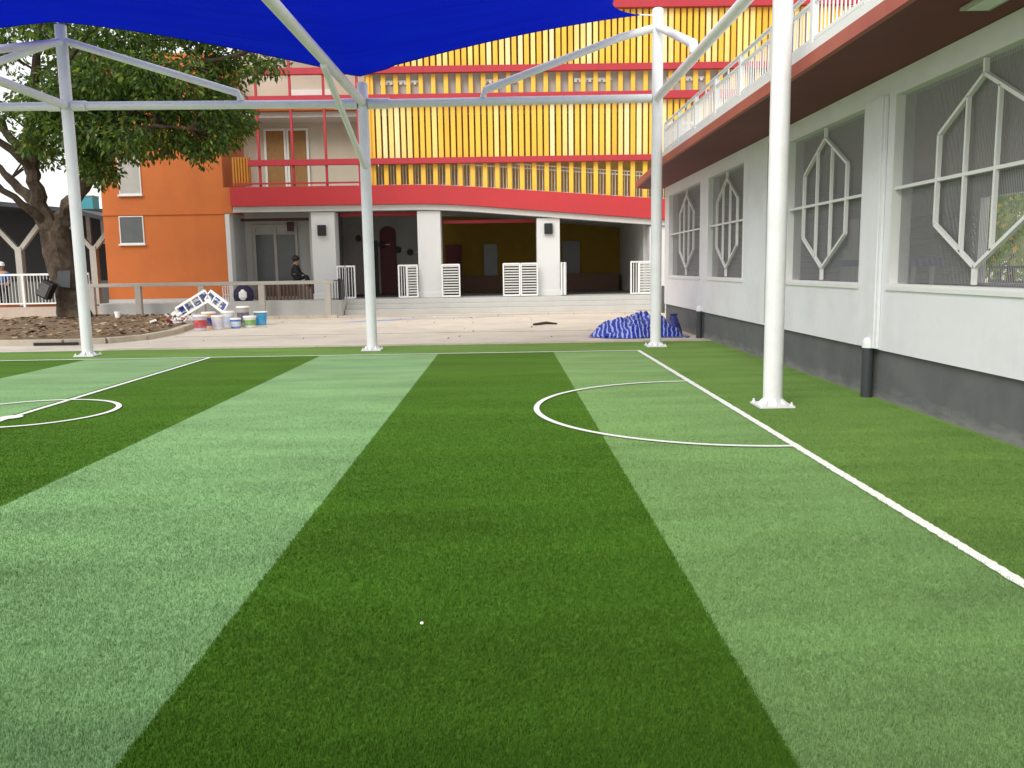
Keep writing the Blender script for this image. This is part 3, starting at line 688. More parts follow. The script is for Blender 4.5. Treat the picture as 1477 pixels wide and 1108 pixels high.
# standing person at the far left edge
P2 = thing('person', 'person in a blue shirt and white cap standing behind the white bar fence', 'person', (-18.15,31.0,.5))
px, py, pz = -18.2, 31.0, 1.2
V_ = [(px,py,pz),(px,py,pz+.25),(px,py,pz+.45),(px,py-.01,pz+.53),(px,py-.03,pz+.64),(px,py-.03,pz+.76),
      (px-.2,py,pz+.42),(px-.25,py-.05,pz+.15),(px-.22,py-.2,pz-.02),(px+.2,py,pz+.42),(px+.25,py-.05,pz+.15),(px+.22,py-.2,pz-.02),
      (px-.1,py,pz-.06),(px-.11,py-.02,pz-.35),(px-.11,py+.02,pz-.66),(px+.1,py,pz-.06),(px+.11,py-.02,pz-.35),(px+.11,py+.02,pz-.66)]
E_ = [(0,1),(1,2),(2,3),(3,4),(4,5),(2,6),(6,7),(7,8),(2,9),(9,10),(10,11),(0,12),(12,13),(13,14),(0,15),(15,16),(16,17)]
R_ = [.12,.12,.13,.055,.095,.075,.06,.045,.035,.06,.045,.035,.08,.06,.045,.08,.06,.045]
skin_figure('body', V_, E_, R_, M['skin'], P2)
skin_figure('shirt', V_[:3]+[V_[6],V_[7],V_[9],V_[10]], [(0,1),(1,2),(2,3),(3,4),(2,5),(5,6)], [.145,.145,.15,.08,.065,.08,.065], M['blue_cloth'], P2)
skin_figure('trousers', [V_[0]]+V_[12:18], [(0,1),(1,2),(2,3),(0,4),(4,5),(5,6)], [.14,.1,.08,.065,.1,.08,.065], M['dark_cloth'], P2)
b = MB(); b.lathe((px,py-.03,pz+.69),[(.12,0),(.125,.05),(.1,.13),(.04,.16)],12); b.box(px-.08,px+.08,py-.24,py-.1,pz+.69,pz+.71); b.build('cap', M['litter'], P2, smooth=True)

# ------------------------------------------------------------------ tree
TR = thing('tree', 'large leafy tree with a leaning forked trunk in the dirt bed', 'tree', (-12.8,25.2,.15))
def limb(b, pts, r0, r1, n=12, jit=.06, seed=0):
    rr = random.Random(seed); P = [Vector(p) for p in pts]; out = []; k = 5
    for i in range(len(P)-1):
        for j in range(k):
            t = j/k; p = P[i].lerp(P[i+1], t); s = jit if (i or j) else 0
            out.append(p + Vector((rr.uniform(-s,s),rr.uniform(-s,s),rr.uniform(-s,s)*.3)))
    out.append(P[-1]); m = len(out)
    b.tube(out, [r0+(r1-r0)*(i/(m-1))**.8*(1) + rr.uniform(-.09,.09)*r0 for i in range(m)], n)
b = MB()
def knobbly(b, pts, rs, n=22, seed=4):
    rr = random.Random(seed); o = []; m = 26; ph = [rr.uniform(0,6.28) for k in range(6)]
    for i in range(m+1):
        t = i/m*(len(pts)-1); k = min(int(t),len(pts)-2); f = t-k; c = Vector(pts[k]).lerp(Vector(pts[k+1]),f); r = rs[k]+(rs[k+1]-rs[k])*f
        for j in range(n):
            a = j*2*math.pi/n
            q = r*(1+.10*math.sin(3*a+ph[0]+i*.12)+.07*math.sin(5*a+ph[1]-i*.2)+.05*math.sin(8*a+ph[2]+i*.4)+rr.uniform(-.05,.05))
            o.append(c+Vector((q*math.cos(a),q*math.sin(a),0)))
    b.add(o, [(i*n+j,i*n+(j+1)%n,(i+1)*n+(j+1)%n,(i+1)*n+j) for i in range(m) for j in range(n)])
knobbly(b, [(-12.75,25.2,-.1),(-12.78,25.2,.35),(-12.83,25.2,.8),(-12.98,25.2,1.5),(-13.08,25.2,2.1),(-13.15,25.2,2.8)],[.66,.46,.38,.36,.36,.36])
limbs = [([(-13.15,25.2,2.6),(-13.45,25.0,3.6),(-13.5,24.9,4.6),(-13.4,24.8,5.6),(-13.0,24.6,7.2),(-12.6,24.4,8.6)],.27,.07),
 ([(-13.2,25.2,2.5),(-13.8,25.5,3.6),(-14.6,25.8,4.4),(-15.6,26,5.2),(-16.8,26,6.2)],.22,.05),
 ([(-13.45,25.0,4.3),(-14.0,25.2,5.2),(-14.6,25.1,6.4),(-15.2,25,7.8)],.17,.05),
 ([(-13.1,25.15,2.5),(-12.7,24.9,3.2),(-12.2,24.6,3.7),(-11.4,24.4,4.4),(-10.7,24.2,5.1),(-10.2,24.1,6.0),(-9.4,23.9,6.7),(-8.2,23.8,7.1),(-6.8,23.7,7.4)],.25,.05),
 ([(-10.9,24.2,4.9),(-10.2,23.6,5.2),(-9.2,23.2,5.4),(-8.2,23,5.3)],.12,.03),
 ([(-12.3,24.7,3.6),(-12.2,25.6,4.8),(-11.8,26.4,6.2),(-11,27,7.8)],.17,.05),
 ([(-13.45,25,4.8),(-12.6,24.3,6.0),(-11.6,23.7,7.2),(-10.4,23.2,8.2)],.14,.04),
 ([(-10.3,24.1,5.8),(-10.1,25,7),(-9.3,25.5,8.2)],.1,.03),
 ([(-13.5,24.9,4.6),(-14.2,23.8,5.6),(-14.9,22.9,6.6)],.13,.04),
 ([(-13.3,25.1,3.0),(-13.9,24.2,3.9),(-14.8,23.4,4.7),(-16,22.9,5.4)],.14,.04)]
for i,(p,r0,r1) in enumerate(limbs): limb(b, p, r0, r1, 9, .07, i)
rt = random.Random(42)
# clumps of foliage: (x, y, z, radius)
cl = []
def around(n, x0,x1,y0,y1,z0,z1,r0,r1):
    for i in range(n): cl.append((rt.uniform(x0,x1),rt.uniform(y0,y1),rt.uniform(z0,z1),rt.uniform(r0,r1)))
around(52, -12.2,-7.6,22.4,26.6,5.9,9.0,.5,.9)
around(26, -11.8,-7.4,22.6,26.0,5.0,6.4,.4,.75)
around(12, -8.2,-6.0,23,25,6.9,8.2,.35,.6)
around(9, -8.8,-7.3,23,25,4.7,5.8,.3,.5)
around(8, -12.2,-10.6,23.4,25.6,4.2,5.2,.4,.6)
around(15, -15.8,-12.2,23,27,7.2,9.2,.4,.7)
around(11, -13.0,-11.8,23.6,26,5.0,7,.3,.55)
around(16, -16.8,-13.4,23,27,4.8,7.2,.25,.5)
around(6, -17.5,-15,23,26.5,4.0,5.2,.25,.45)
# twigs into each clump
for (x,y,z,r) in cl:
    best = None
    for (p,r0,r1) in limbs:
        for q in p[2:]:
            d = math.dist((x,y,z),q)
            if best is None or d < best[0]: best = (d,q)
    if best[0] > .4: b.tube([best[1], Vector(best[1]).lerp(Vector((x,y,z)),.5)+Vector((0,0,.12)), (x,y,z)],[.035,.022,.01],5)
b.build('trunk', M['bark'], TR, smooth=True)
def foliage(name, clumps, per, parent, mats, lsize, droop=.5, seed=1):
    g = np.random.default_rng(seed); vs = []; mi = []
    for (x,y,z,r) in clumps:
        n = int(per*r*r/.36)
        d = g.normal(size=(n,3)); d /= np.linalg.norm(d,axis=1)[:,None]
        rad = r*(g.random(n)**.45)[:,None]; c = np.array([x,y,z]) + d*rad*np.array([1.15,1.15,.8])
        # leaf axis: outward and drooping
        t = d*.7 + g.normal(size=(n,3))*.5 + np.array([0,0,-droop]); t /= np.linalg.norm(t,axis=1)[:,None]
        s = np.cross(t, g.normal(size=(n,3))); s /= np.linalg.norm(s,axis=1)[:,None]
        nn = np.cross(t,s); L = lsize*g.uniform(.65,1.25,size=(n,1)); w = L*.21
        p0 = c; p1 = c+t*L*.5+s*w+nn*w*.25; p2 = c+t*L; p3 = c+t*L*.5-s*w+nn*w*.25
        vs.append(np.stack([p0,p1,p2,p3],1).reshape(-1,3)); 
        u = g.random(n); lightc = g.random() < .28
        mi.append(np.where(u < .04, 3, np.where(u < (.3 if lightc else .12), 2, np.where(u < .55, 1, 0))))
    V = np.concatenate(vs); mi = np.concatenate(mi); n = len(V)//4
    off = np.array(parent.location); V = V - off
    me = bpy.data.meshes.new(name); me.vertices.add(len(V)); me.vertices.foreach_set('co', V.astype(np.float32).ravel())
    me.loops.add(n*4); me.loops.foreach_set('vertex_index', np.arange(n*4,dtype=np.int32))
    me.polygons.add(n); me.polygons.foreach_set('loop_start', np.arange(0,n*4,4,dtype=np.int32)); me.polygons.foreach_set('material_index', mi.astype(np.int32))
    for k in mats: me.materials.append(k)
    me.update(calc_edges=True)
    o = bpy.data.objects.new(name, me); COL.objects.link(o); o.parent = parent; return o
foliage('crown', cl, 270, TR, LEAVES, .18, .75, 5)
# things hung on the trunk
t = thing('loudspeaker', 'tilted black box strapped low on the leaning tree trunk', 'loudspeaker', (-13.1,24.6,.85))
b = MB(); b.rbox((-13.15,24.5,1.12),(.34,.3,.5),ry=R(28)); b.build('case', M['black'], t, bevel=.02)
b = MB(); b.rbox((-13.17,24.34,1.12),(.24,.02,.38),ry=R(28)); b.build('grille', M['dark_grey'], t)
t = thing('dark_sheet', 'dark grey sheet wrapped on the tree trunk above the tilted black box', 'sheet', (-12.72,24.7,1.15))
b = MB(); b.prism([(-12.98,1.2),(-12.6,1.16),(-12.55,1.66),(-12.92,1.64)],'y',24.72,24.75); b.build('sheet', mat('grey_sheet',(.06,.065,.07),.7), t)
t = thing('pole_stub', 'pale plank leaning on the low wall beside the tree trunk', 'plank', (-13.25,26,.1))
b = MB(); b.bar((-13.5,26.5,.1),(-13.45,26.2,.95),.16,.03); b.build('plank', M['steel_grey'], t)

# ------------------------------------------------------------------ shade structure
SF = thing('shade_structure', 'white tubular steel frame of tall posts, beams and braces over the pitch', 'shade structure', (0,16,0))
def pole(x, y, top, r=.1):
    b = MB(); b.tube([(x,y,.02),(x,y,top)], r, 24); b.tube([(x,y,top),(x,y,top+.015)], [r,r*.8], 24)
    P = b.build('pole', M['white_steel'], SF, smooth=True)
    b = MB(); b.box(x-.185,x+.185,y-.185,y+.185,.006,.026)
    for k in range(8):
        a = k*math.pi/4; c, s = math.cos(a), math.sin(a); e = .19
        q = Vector((x+c*r*.95,y+s*r*.95,.03)); u = Vector((c,s,0)); v = Vector((-s,c,0))*.006
        b.add([q-v,q+u*.07-v,q+Vector((0,0,.065))-v,q+v,q+u*.07+v,q+Vector((0,0,.065))+v], [(0,1,2),(5,4,3),(0,3,4,1),(1,4,5,2),(2,5,3,0)])
    b.build('base_plate', M['white_steel'], P)
    for (i,j) in ((-1,-1),(-1,1),(1,-1),(1,1)):
        b = MB(); b.lathe((x+i*.155,y+j*.155,.026),[(.018,0),(.018,.018),(.01,.02),(.01,.04)],8); b.build('bolt', M['white_steel'], P)
    return P
pole(-7.85,15.85,5.93); pole(-2.54,16.05,4.9); pole(2.84,15.9,6.08); pole(2.845,8.89,6.05); pole(-7.85,8.89,6.0); pole(-13.2,15.85,4.9)
def tubes(name, pts, r, n=18):
    b = MB(); b.tube(pts, r, n); return b.build(name, M['white_steel'], SF, smooth=True)
zb = 4.54
tubes('beam', [(-7.75,15.86,zb),(-2.64,16.04,zb)], .075); tubes('beam', [(-2.44,16.04,zb),(2.74,15.91,zb)], .075); tubes('beam', [(-13.1,15.85,zb),(-7.95,15.85,zb)], .075)
tubes('beam', [(2.84,15.8,zb),(2.845,8.99,zb)], .075); tubes('beam', [(-7.85,15.75,zb),(-7.85,8.99,zb)], .075)
tubes('beam', [(-7.75,8.89,zb),(2.745,8.89,zb)], .075)
tubes('rafter', [(-2.54,15.95,zb+.02),(-2.68,8.96,zb+.1)], .078)
for (x0,x1) in ((-3.05,-2.64),(-2.44,-2.05)): tubes('sleeve', [(x0,16.03,zb),(x1,16.03,zb)], .095)
for (x0,x1) in ((-7.75,-7.5),(-8.2,-7.95)): tubes('sleeve', [(x0,15.855,zb),(x1,15.855,zb)], .09)
tubes('brace', [(-7.78,15.86,5.66),(-4.78,15.95,4.74),(-4.75,15.95,4.6)], .066)
tubes('brace', [(-7.92,15.85,5.66),(-10.9,15.85,4.74),(-10.93,15.85,4.6)], .066)
tubes('brace', [(-7.85,15.78,5.62),(-7.85,12.9,4.74),(-7.85,12.87,4.6)], .066)
tubes('brace', [(2.77,15.91,5.76),(2.2,15.92,5.62),(-.3,15.98,4.74),(-.33,15.98,4.6)], .068)
tubes('brace', [(2.84,15.83,5.76),(2.84,12.95,4.74),(2.84,12.92,4.6)], .068)
tubes('brace', [(-2.54,15.98,3.4),(-2.6,12.9,4.5)], .05)
# blue sail over the frame
SS = thing('shade_sail', 'bright blue fabric sail sagging between the tall white posts', 'shade sail', (-3,12.5,5.5))
def sail_z(x, t):
    # t = 0 at the far edge, 1 at the near edge; ridges at -8.0 and 2.6, valleys at -2.6 and -13.2
    ph = (x + 8.0)/5.4; k = abs(((ph + 1) % 2) - 1)       # 0 on a ridge, 1 in a valley
    base = 6.02 - 1.0*k**1.15
    return base + .28*math.sin(math.pi*min(1,t))*(k) - .12*math.sin(math.pi*t)*(1-k)
vs = []; fs = []; nu, nv = 96, 40
for i in range(nu+1):
    u = i/nu
    for j in range(nv+1):
        t = j/nv; xr = 2.5 - .75*math.sin(math.pi*min(1,t*1.05))+.25*t; xl = -13.2
        x = xl + (xr-xl)*u
        ph = (x + 8.0)/5.4; k = abs(((ph + 1) % 2) - 1); sc = .0*math.sin(math.pi*k)
        y0 = 15.92 + (.1 if k > .9 else 0) - .25*math.sin(math.pi*k); y1 = 10.9 + 2.3*math.sin(math.pi*((ph+1)/2 % 1))**2  # unseen near edge (y1) cut back and scalloped to let light onto the posts
        y = y0 + (y1-y0)*t
        vs.append((x, y, sail_z(x,t)+.008*math.sin(x*3.1+y*1.3)*math.sin(math.pi*t)))
for i in range(nu):
    for j in range(nv): fs.append((i*(nv+1)+j, i*(nv+1)+j+1, (i+1)*(nv+1)+j+1, (i+1)*(nv+1)+j))
b = MB(); b.add(vs, fs); o = b.build('fabric', M['sail'], SS, smooth=True)
sol = o.modifiers.new('thick','SOLIDIFY'); sol.thickness = .004
b = MB(); b.tube([vs[i*(nv+1)] for i in range(nu+1)], .012, 6); b.build('edge_hem', M['sail'], SS)
b = MB(); b.tube([(2.74,15.9,5.98),vs[nu*(nv+1)]], .012, 6); b.build('cable', M['white_steel'], SS)

# ------------------------------------------------------------------ white building on the right
WB = thing('white_building', 'long white building on a dark grey plinth with patterned mesh windows', 'building', (4.13,8,0))
WX = 4.13; YE = 21.9; ZS = 3.48
wins = [(17.95,21.35,19.45),(14.72,17.28,15.95),(9.84,12.46,11.12),(5.86,9.12,7.49),(2.2,4.8,3.5)]
SILL, HEAD = 1.25, 3.27
b = MB(); ys = sorted([w[0] for w in wins]); prev = -2.0
b.box(WX,WX+.22,-2,YE,.55,SILL); b.box(WX,WX+.22,-2,YE,HEAD,ZS)
for (y0,y1,yc) in sorted(wins): b.box(WX,WX+.22,prev,y0,SILL,HEAD); prev = y1
b.box(WX,WX+.22,prev,YE,SILL,HEAD); b.build('wall', M['white_wall'], WB)
b = MB(); b.box(WX-.035,WX-.003,9.26,9.78,.56,HEAD-.0); b.box(WX-.055,WX-.036,9.30,9.5,.56,HEAD); b.build('pilaster', M['white_wall'], WB, bevel=.004)
b = MB(); b.box(WX-.012,WX-.003,13.4,13.415,.6,ZS-.1); b.build('wall_joint', M['grey_wall'], WB)
b = MB(); b.box(WX+.04,WX+.25,-2,YE-.05,-.02,.55); b.build('plinth', M['plinth'], WB)
b = MB(); b.box(WX,WX+6.3,YE-.2,YE,.55,ZS); 
b = MB(); b.box(WX+.22,10.4,YE-.22,YE,.3,ZS); b.build('end_wall', M['white_wall'], WB)
# far wall of the room with its opening
b = MB(); b.box(10.2,10.4,18.3,YE-.22,.55,ZS); b.box(10.2,10.4,-2,18.3,.3,1.05); b.box(10.2,10.4,-2,18.3,2.85,ZS); b.box(10.2,10.4,-2,6,1.05,2.85); b.box(10.2,10.4,14.2,14.6,1.05,2.85)
b.build('far_wall', M['white_wall'], WB)
b = MB(); b.box(WX+.23,10.19,-2,YE-.23,.45,.55); b.build('floor', M['step'], WB)
b = MB(); b.box(WX+.23,10.19,-2,YE-.23,3.3,3.4); b.build('ceiling', mat('room_ceiling',(.5,.48,.45),.8), WB)
b = MB(); b.box(WX+.23,10.19,-2.2,-2.0,.55,3.3); b.build('end_wall', M['grey_wall'], WB)
b = MB()
for k in range(20): b.rbox((7.2,YE-.30,.65+k*.135),(5.9,.03,.12),rx=R(-28))
b.build('siding', mat('lilac_siding',(.55,.55,.6),.6), WB)
b = MB()
for k in range(15): b.rbox((10.14,20.0,.65+k*.135),(.03,3.3,.12),ry=R(-28))
b.build('siding', mat('grey_siding',(.4,.4,.42),.6), WB)
b = MB(); b.box(10.42,10.45,6,18.2,1.35,1.4); b.box(10.42,10.45,6,18.2,1.05,1.1)
for k in range(30): b.box(10.42,10.45,6+k*.42,6.03+k*.42,1.1,1.35)
b.build('balustrade', M['dark_grey'], WB)
# windows: frame, perforated screen, pointed ornament
for (y0,y1,yc) in wins:
    f = MB(); f.frame('x',y0-.0,y1,SILL,HEAD,.03,WX-.006,WX+.2); W = f.build('window', M['white_paint'], WB)
    s = MB(); s.add([(WX+.09,y0+.04,SILL+.04),(WX+.09,y1-.04,SILL+.04),(WX+.09,y1-.04,HEAD-.04),(WX+.09,y0+.04,HEAD-.04)], [(0,1,2,3)]); s.build('screen', M['screen'], W)
    o_ = MB(); w, dp, X = .032, .04, WX+.03
    top, sh, sl, bt, hw = 3.1, 2.70, 1.86, 1.45, .73
    P = lambda dy, z: (X, yc+dy, z)
    for (p,q) in ((P(0,HEAD-.045),P(0,top)),(P(0,top),P(hw,sh)),(P(0,top),P(-hw,sh)),(P(hw,sh),P(hw,sl)),(P(-hw,sh),P(-hw,sl)),(P(hw,sl),P(0,bt)),(P(-hw,sl),P(0,bt)),(P(0,bt),P(0,SILL+.045))):
        o_.bar(p,q,w,dp,up=(1,0,0))
    for dy in (-.245,.245):
        o_.bar((X-.002,yc+dy,2.96),(X-.002,yc+dy,1.59),w*.9,dp*.9,up=(1,0,0))
    o_.bar((X+.003,y0+.045,2.28),(X+.003,y1-.045,2.28),w,dp*.95,up=(1,0,0))
    o_.build('ornament', M['white_paint'], W)
    s = MB(); s.box(WX-.018,WX-.007,y0-.02,y1+.02,SILL-.04,SILL+.004); s.build('sill', M['white_paint'], W)
# canopy with red edge
b = MB(); b.prism([(WX+.3,-4),(3.16,-4),(3.16,17.0),(3.38,21.6),(3.6,21.95),(WX+.3,21.95)],'z',ZS+.005,3.6); b.build('canopy', M['maroon'], WB)
b = MB(); pts = [(3.13,-4),(3.13,17.0),(3.35,21.6),(3.6,21.99),(WX+.3,21.99)]
for p,q in zip(pts,pts[1:]):
    n_ = Vector((q[0]-p[0],q[1]-p[1],0)).normalized()*.0
    b.bar((p[0],p[1],3.535),(q[0],q[1],3.535),.06,.13)
b.build('fascia', mat('brick_red',(.42,.11,.07),.55,.1,1.5,dirt=(.3,.05,.06),dscale=.8,damt=.5), WB)
b = MB(); b.box(3.17,10.5,-4,17.0,3.605,3.68); b.build('balcony_deck', M['white_wall'], WB)
b = MB(); b.box(3.12,3.2,-4,16.9,3.603,3.70); b.build('kerb', M['white_paint'], WB)
# soffit lamp
t = thing('ceiling_lamp', 'square white framed lamp under the maroon canopy at the top right', 'ceiling lamp', (3.75,6.75,ZS))
b = MB(); b.box(3.62,3.86,6.5,6.95,ZS-.025,ZS+.002); b.build('frame', M['steel_grey'], t, bevel=.005)
b = MB(); b.box(3.66,3.82,6.55,6.91,ZS-.031,ZS-.026); b.build('diffuser', M['white_paint'], t)
# balcony railing (fixed to the building): rails, posts, balusters
BR = MB()
BR.box(3.15,3.19,-4,16.85,4.10,4.13); BR.box(3.15,3.19,-4,16.85,3.74,3.77); BR.box(3.19,4.4,16.8,16.84,4.10,4.13); BR.box(3.19,4.4,16.8,16.84,3.74,3.77)
BR.tube([(3.17,-4,4.24),(3.17,16.82,4.24),(4.4,16.82,4.24)],.026,8)
y = 16.82
while y > -3: BR.box(3.16,3.18,y-.012,y+.012,4.13,4.24); y -= .66
RL = BR.build('railing', M['white_paint'], WB)
y = 16.82
while y > -3:
    b = MB(); b.box(3.14,3.2,y-.04,y+.04,3.7,4.22); b.build('post', M['white_paint'], RL); y -= 1.32
for x in (3.6,4.2):
    b = MB(); b.box(x-.03,x+.03,16.79,16.85,3.68,4.2); b.build('post', M['white_paint'], RL)
b = MB(); y = 16.7
while y > 1: b.box(3.163,3.177,y-.007,y+.007,3.77,4.10); y -= .1
x = 3.26
while x < 4.4: b.box(x-.009,x+.009,16.811,16.829,3.77,4.10); x += .085
b.build('balusters', M['white_paint'], RL)
# rain pipes in the plinth
def drain(y, label):
    b = MB(); b.tube([(WX-.05,y,-.005),(WX-.05,y,.56)],.062,16); P = b.build('drainpipe', M['pipe_dark'], WB, smooth=True)
    b = MB(); b.lathe((WX-.05,y,.56),[(.068,0),(.068,.05),(.06,.085),(.04,.11),(.012,.12)],16); b.build('elbow', M['white_paint'], P, smooth=True)
drain(9.42,''); drain(17.7,'')
b = MB(); b.box(WX-.02,WX+.02,21.91,22.2,.3,1.0); b.build('corner_pipe', M['plinth'], WB)
# stands inside the room
def stand(x, y, label):
    t = thing('stand', label, 'stand', (x,y,.55), 'purple banded stands inside the white building')
    for s in (-.1,.1):
        b = MB(); b.tube([(x+s,y-s*.6,.55),(x+s,y-s*.6,1.45)],.03,10); b.build('leg', M['white_paint'], t)
    b = MB(); b.box(x-.2,x+.2,y-.2,y+.2,1.45,1.56); b.build('band', M['purple'], t, bevel=.01)
    return t
stand(6.0,14.75,'white legged stand with a purple top behind the second mesh window')
stand(6.0,12.15,'white legged stand with a purple top behind the nearest mesh window')
t = thing('cabinet', 'pale cabinet with two slim uprights seen through the mesh beside a purple stand', 'cabinet', (6.6,15.6,.55))
b = MB(); b.box(6.3,6.9,15.4,15.8,.55,1.75); b.build('body', M['white_paint'], t)
b = MB(); b.box(6.35,6.45,15.5,15.7,1.75,2.3); b.build('upright', M['white_paint'], t)
b = MB(); b.box(6.72,6.85,15.5,15.7,1.75,2.3); b.build('upright', M['white_paint'], t)
# trees beyond the room
def small_tree(x, y, h, label, seed, mats=LEAVES):
    t = thing('tree', label, 'tree', (x,y,0), 'trees beyond the white building')
    b = MB(); b.tube([(x,y,0),(x+.1,y,h*.4),(x,y+.1,h*.8)],[.14,.1,.04],8); b.build('trunk', M['bark'], t, smooth=True)
    rr = random.Random(seed); c = [(x+rr.gauss(0,1.0),y+rr.gauss(0,1.2),h*rr.uniform(.25,1),rr.uniform(.5,.8)) for i in range(34)]
    foliage('crown', c, 90, t, mats, .26, .3, seed)
BR_L = [leaf_mat('leaf_bright',(.12,.2,.03)), leaf_mat('leaf_fresh',(.18,.27,.05)), leaf_mat('leaf_lime',(.3,.38,.08)), leaf_mat('leaf_yellow',(.55,.35,.03))]
small_tree(15.5,26,4.6,'bright green bushy tree seen through the nearest mesh window',91,BR_L)
small_tree(15,22,4.2,'yellow green tree at the right edge, seen through the mesh window',92,BR_L[1:]+BR_L[3:])
small_tree(18,31,5,'green tree farther off behind the bright bushy tree, through the mesh',93,BR_L)

# ------------------------------------------------------------------ builders' things on the pavement
def bucket(x, y, r, h, body, band, label, lid=True, z=0):
    t = thing('paint_bucket', label, 'bucket', (x,y,z), 'paint buckets beside the dirt bed')
    b = MB(); b.lathe((x,y,z),[(r*.86,.0),(r*.93,h*.5),(r,h*.93),(r*1.06,h*.93),(r*1.06,h)],20); b.build('body', body, t, smooth=True)
    b = MB(); b.lathe((x,y,z),[(r*.905,h*.2),(r*.985,h*.72)],20); b.build('print', band, t, smooth=True)
    if lid:
        b = MB(); b.lathe((x,y,z+h),[(r*1.08,-.02),(r*1.08,.015),(r*.95,.02)],20); b.build('lid', M['litter'], t, smooth=True)
    b = MB(); pts = [(x+r*1.05*math.cos(a),y-.02-r*.9*math.sin(a)*.4,z+h*.9-r*.9*math.sin(a)) for a in [k*math.pi/8 for k in range(9)]]; b.tube(pts,.006,5); b.build('handle', M['steel_grey'], t)
def bm(n, c): return mat(n, c, .5, .15, 9, dirt=(.45,.42,.38), dscale=7, damt=.6)
PW = bm('bucket_white',(.72,.71,.72)); PL = bm('bucket_lilac',(.55,.5,.58))
bucket(-8.1,22.5,.17,.40,PL,bm('print_red',(.5,.06,.06)),'lilac paint bucket with red print at the front left of the pile')
bucket(-7.78,22.9,.15,.36,PW,bm('print_pale',(.62,.6,.66)),'plain white paint bucket beside the lilac one at the front')
bucket(-7.72,23.6,.17,.44,PW,bm('print_stripe',(.55,.62,.75)),'tall white paint bucket with faint blue print in the middle of the pile')
bucket(-7.42,23.3,.14,.26,bm('bucket_blue',(.06,.2,.55)),bm('print_white',(.6,.65,.75)),'small blue paint bucket low at the right of the pile')
bucket(-7.1,23.55,.17,.30,PW,bm('print_green',(.2,.4,.12)),'white paint bucket with green print at the right of the pile')
bucket(-7.45,24.1,.17,.55,bm('bucket_grey',(.4,.38,.37)),bm('print_dark',(.12,.1,.14)),'grey paint bucket with dark print standing tallest at the back')
bucket(-8.15,23.3,.18,.44,bm('bucket_orange',(.7,.4,.22)),bm('print_navy',(.03,.04,.2)),'orange and navy paint bucket under the white ladder')
t = thing('water_bucket', 'bright blue bucket with a white rim standing apart on the pavement', 'bucket', (-7.1,24.6,0))
b = MB(); b.lathe((-7.1,24.6,0),[(.15,0),(.17,.2),(.185,.36)],20); b.build('body', bm('bucket_cyan',(.02,.32,.62)), t, smooth=True)
b = MB(); b.lathe((-7.1,24.6,.36),[(.2,0),(.205,.02),(.19,.03)],20); b.build('rim', M['litter'], t, smooth=True)
# folding ladder lying in an upside-down V with blue sheet in it
LD = thing('ladder', 'white folding ladder propped in an inverted V over the paint buckets', 'ladder', (-8.4,23.9,0))
A = Vector((-9.35,24.3,.40)); T = Vector((-8.5,24.35,.90)); Bn = Vector((-7.95,24.15,.52))
def ladder_leg(P, Q, n):
    b = MB(); d = (Q-P).normalized(); off = Vector((-d.z,0,d.x))*.15 if d.x > 0 else Vector((d.z,0,-d.x))*.13
    b.bar(P+off,Q+off,.05,.06); b.bar(P-off,Q-off,.05,.06)
    for k in range(n+1):
        c = P.lerp(Q,k/n); b.bar(c-off,c+off,.07,.03)
    return b
L1 = ladder_leg(A,T,4).build('leg', M['litter'], LD); L2 = ladder_leg(T,Bn,3).build('leg', M['litter'], LD)
t = thing('plastic_sheet', 'crumpled blue and white plastic sheet caught between the ladder rungs', 'sheet', (-8.5,24.45,.5))
b = MB(); rr = random.Random(8); vs = []; fs = []; n = 14
for i in range(n+1):
    for j in range(6):
        u = i/n; c = (A+Vector((0,.1,0))).lerp(T+Vector((0,.1,0)),min(1,u*1.6)) if u < .62 else (T+Vector((0,.1,0))).lerp(Bn+Vector((0,.1,0)),(u-.62)/.38)
        vs.append((c.x+rr.uniform(-.04,.04), c.y+rr.uniform(-.04,.06), c.z-.15+j*.06+rr.uniform(-.02,.02)))
for i in range(n):
    for j in range(5):
        b.mi = rr.choice((0,0,1,2)); b.add([vs[i*6+j],vs[(i+1)*6+j],vs[(i+1)*6+j+1],vs[i*6+j+1]], [(0,1,2,3)])
b.build('sheet', [bm('sheet_blue',(.05,.1,.45)),bm('sheet_white',(.7,.72,.75)),bm('sheet_grey',(.2,.22,.25))], t)
t = thing('paint_rag', 'heap of white and red rags on the kerb under the ladder foot', 'rags', (-9.2,24,.1))
b = MB(); rr = random.Random(9)
for k in range(40):
    b.mi = rr.choice((0,0,0,0,0,1,2)); c = (-9.15+rr.gauss(0,.28),23.9+rr.gauss(0,.2),.14+abs(rr.gauss(0,.12))); b.rbox(c,(rr.uniform(.08,.2),rr.uniform(.06,.16),.03),rr.uniform(-1,1),rr.uniform(-1,1),rr.uniform(0,3))
b.build('rags', [bm('rag_white',(.68,.66,.64)),bm('rag_red',(.5,.06,.05)),bm('rag_pink',(.6,.42,.4))], t)
t = thing('cup', 'small white cup lying on the dirt bed near the ramp railing', 'cup', (-11.05,24.2,.3))
b = MB(); b.lathe((-11.05,24.2,.3),[(.06,0),(.075,.1),(.085,.17)],14); b.build('cup', M['litter'], t, smooth=True)
b = MB(); rr = random.Random(31)
for k in range(70):
    x = rr.uniform(-8,4); y = rr.choice((rr.uniform(17.4,28),rr.uniform(24,28.4))); q = rr.uniform(.006,.02); b.mi = rr.choice((0,0,1,2))
    b.rbox((x,y,q*.3),(q*2,q*1.4,q*.8),rr.uniform(-.4,.4),rr.uniform(-.4,.4),rr.uniform(0,3))
tag(b.build('grit', [M['bark'],M['kerb'],M['litter']], kind='stuff'), 'scattered grit and scraps on the pale concrete pavement', 'grit')
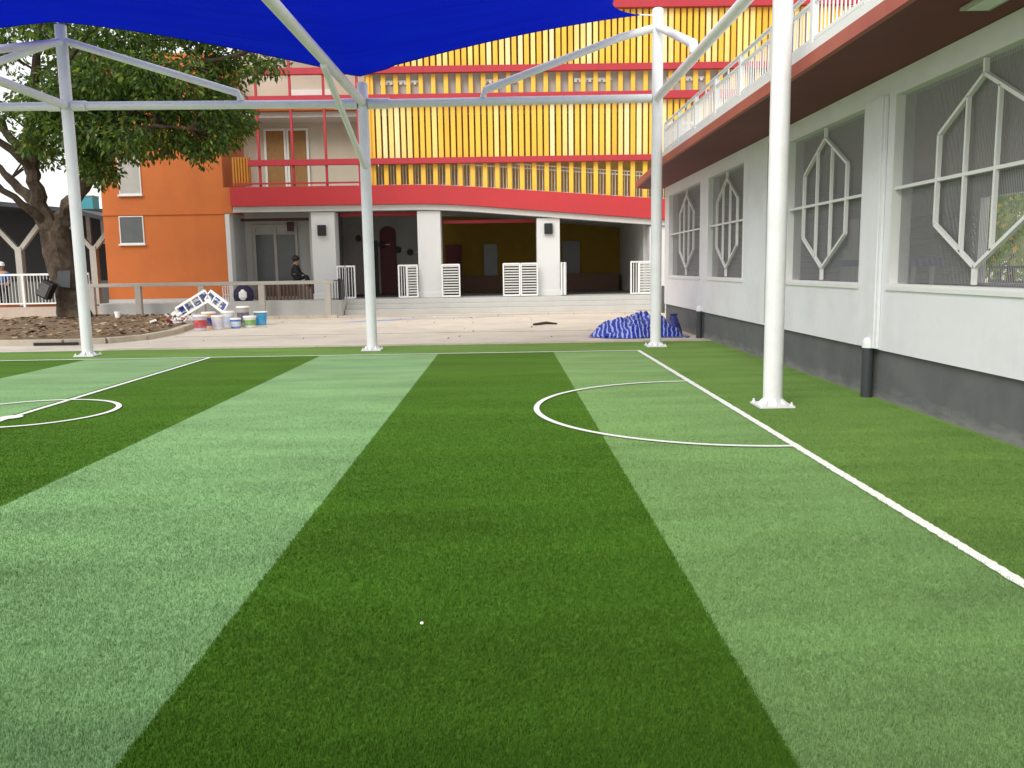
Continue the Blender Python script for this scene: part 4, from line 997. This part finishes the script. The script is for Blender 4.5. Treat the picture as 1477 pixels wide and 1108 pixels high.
# tarpaulin heap
TP = thing('tarpaulin', 'crumpled blue and white striped tarpaulin heaped beside the far white post', 'tarpaulin', (2.9,18.4,0))
b = MB(); nu, nv = 60, 40; vs = []; fs = []; rr = random.Random(14)
bumps = [(rr.uniform(-.85,.85),rr.uniform(-.5,.5),rr.uniform(.05,.12),rr.uniform(.02,.1)) for k in range(60)]
for i in range(nu+1):
    for j in range(nv+1):
        u = -1+2*i/nu; v = -1+2*j/nv; x = u*.95; y = v*.65
        rr_ = math.sqrt(u*u+v*v); h = max(0,1-rr_**2.2)
        z = .25*h**.6*(.72+.38*math.sin(u*2.6+1.2)+.2*math.sin(u*6+v*3))
        for (bx,by,br,bh) in bumps: z += bh*.8*math.exp(-((x-bx)**2+(y-by)**2)/(2*br*br))*min(1,h*2.2)
        z += (.06*abs(math.sin(x*9+y*7+2.5*math.sin(y*5+x*3)))+.045*abs(math.sin(x*19-y*13+2*math.sin(x*8))))*min(1,h*3)
        ed = 1-.12*math.sin(5*math.atan2(v,u)+1)*rr_
        vs.append((2.88+x*ed, 18.5+y*ed, max(.004,z)+.004))
for i in range(nu):
    for j in range(nv): fs.append((i*(nv+1)+j,(i+1)*(nv+1)+j,(i+1)*(nv+1)+j+1,i*(nv+1)+j+1))
b.add(vs, fs); b.build('sheet', M['tarp'], TP, smooth=True)
b = MB(); b.tube([(2.05,18.2,.03),(2.3,18.05,.05),(2.5,18.0,.04)],[.03,.07,.02],8); b.build('fold', M['tarp'], TP, smooth=True)
t = thing('bundle', 'dark blue plastic bundle leaning on the plinth next to the tarpaulin', 'bundle', (3.72,18.6,0))
b = MB(); b.lathe((3.72,18.6,0),[(.2,0),(.19,.1),(.12,.28),(.07,.42),(.09,.47)],12); b.build('sack', bm('sack_navy',(.02,.03,.2)), t, smooth=True)
t = thing('stick', 'dark stick lying on the pale pavement in front of the steps', 'stick', (1.1,22.6,0))
b = MB(); b.tube([(.75,22.5,.02),(1.1,22.62,.05),(1.4,22.7,.02)],[.03,.04,.02],7); b.build('stick', M['bark'], t)
t = thing('litter_scrap', 'tiny white scrap lying on the dark turf stripe', 'scrap', (-.375,3.42,.01))
b = MB(); b.lathe((-.375,3.42,.008),[(.004,0),(.008,.004),(.007,.009),(.002,.012)],8); b.build('scrap', M['litter'], t, smooth=True)
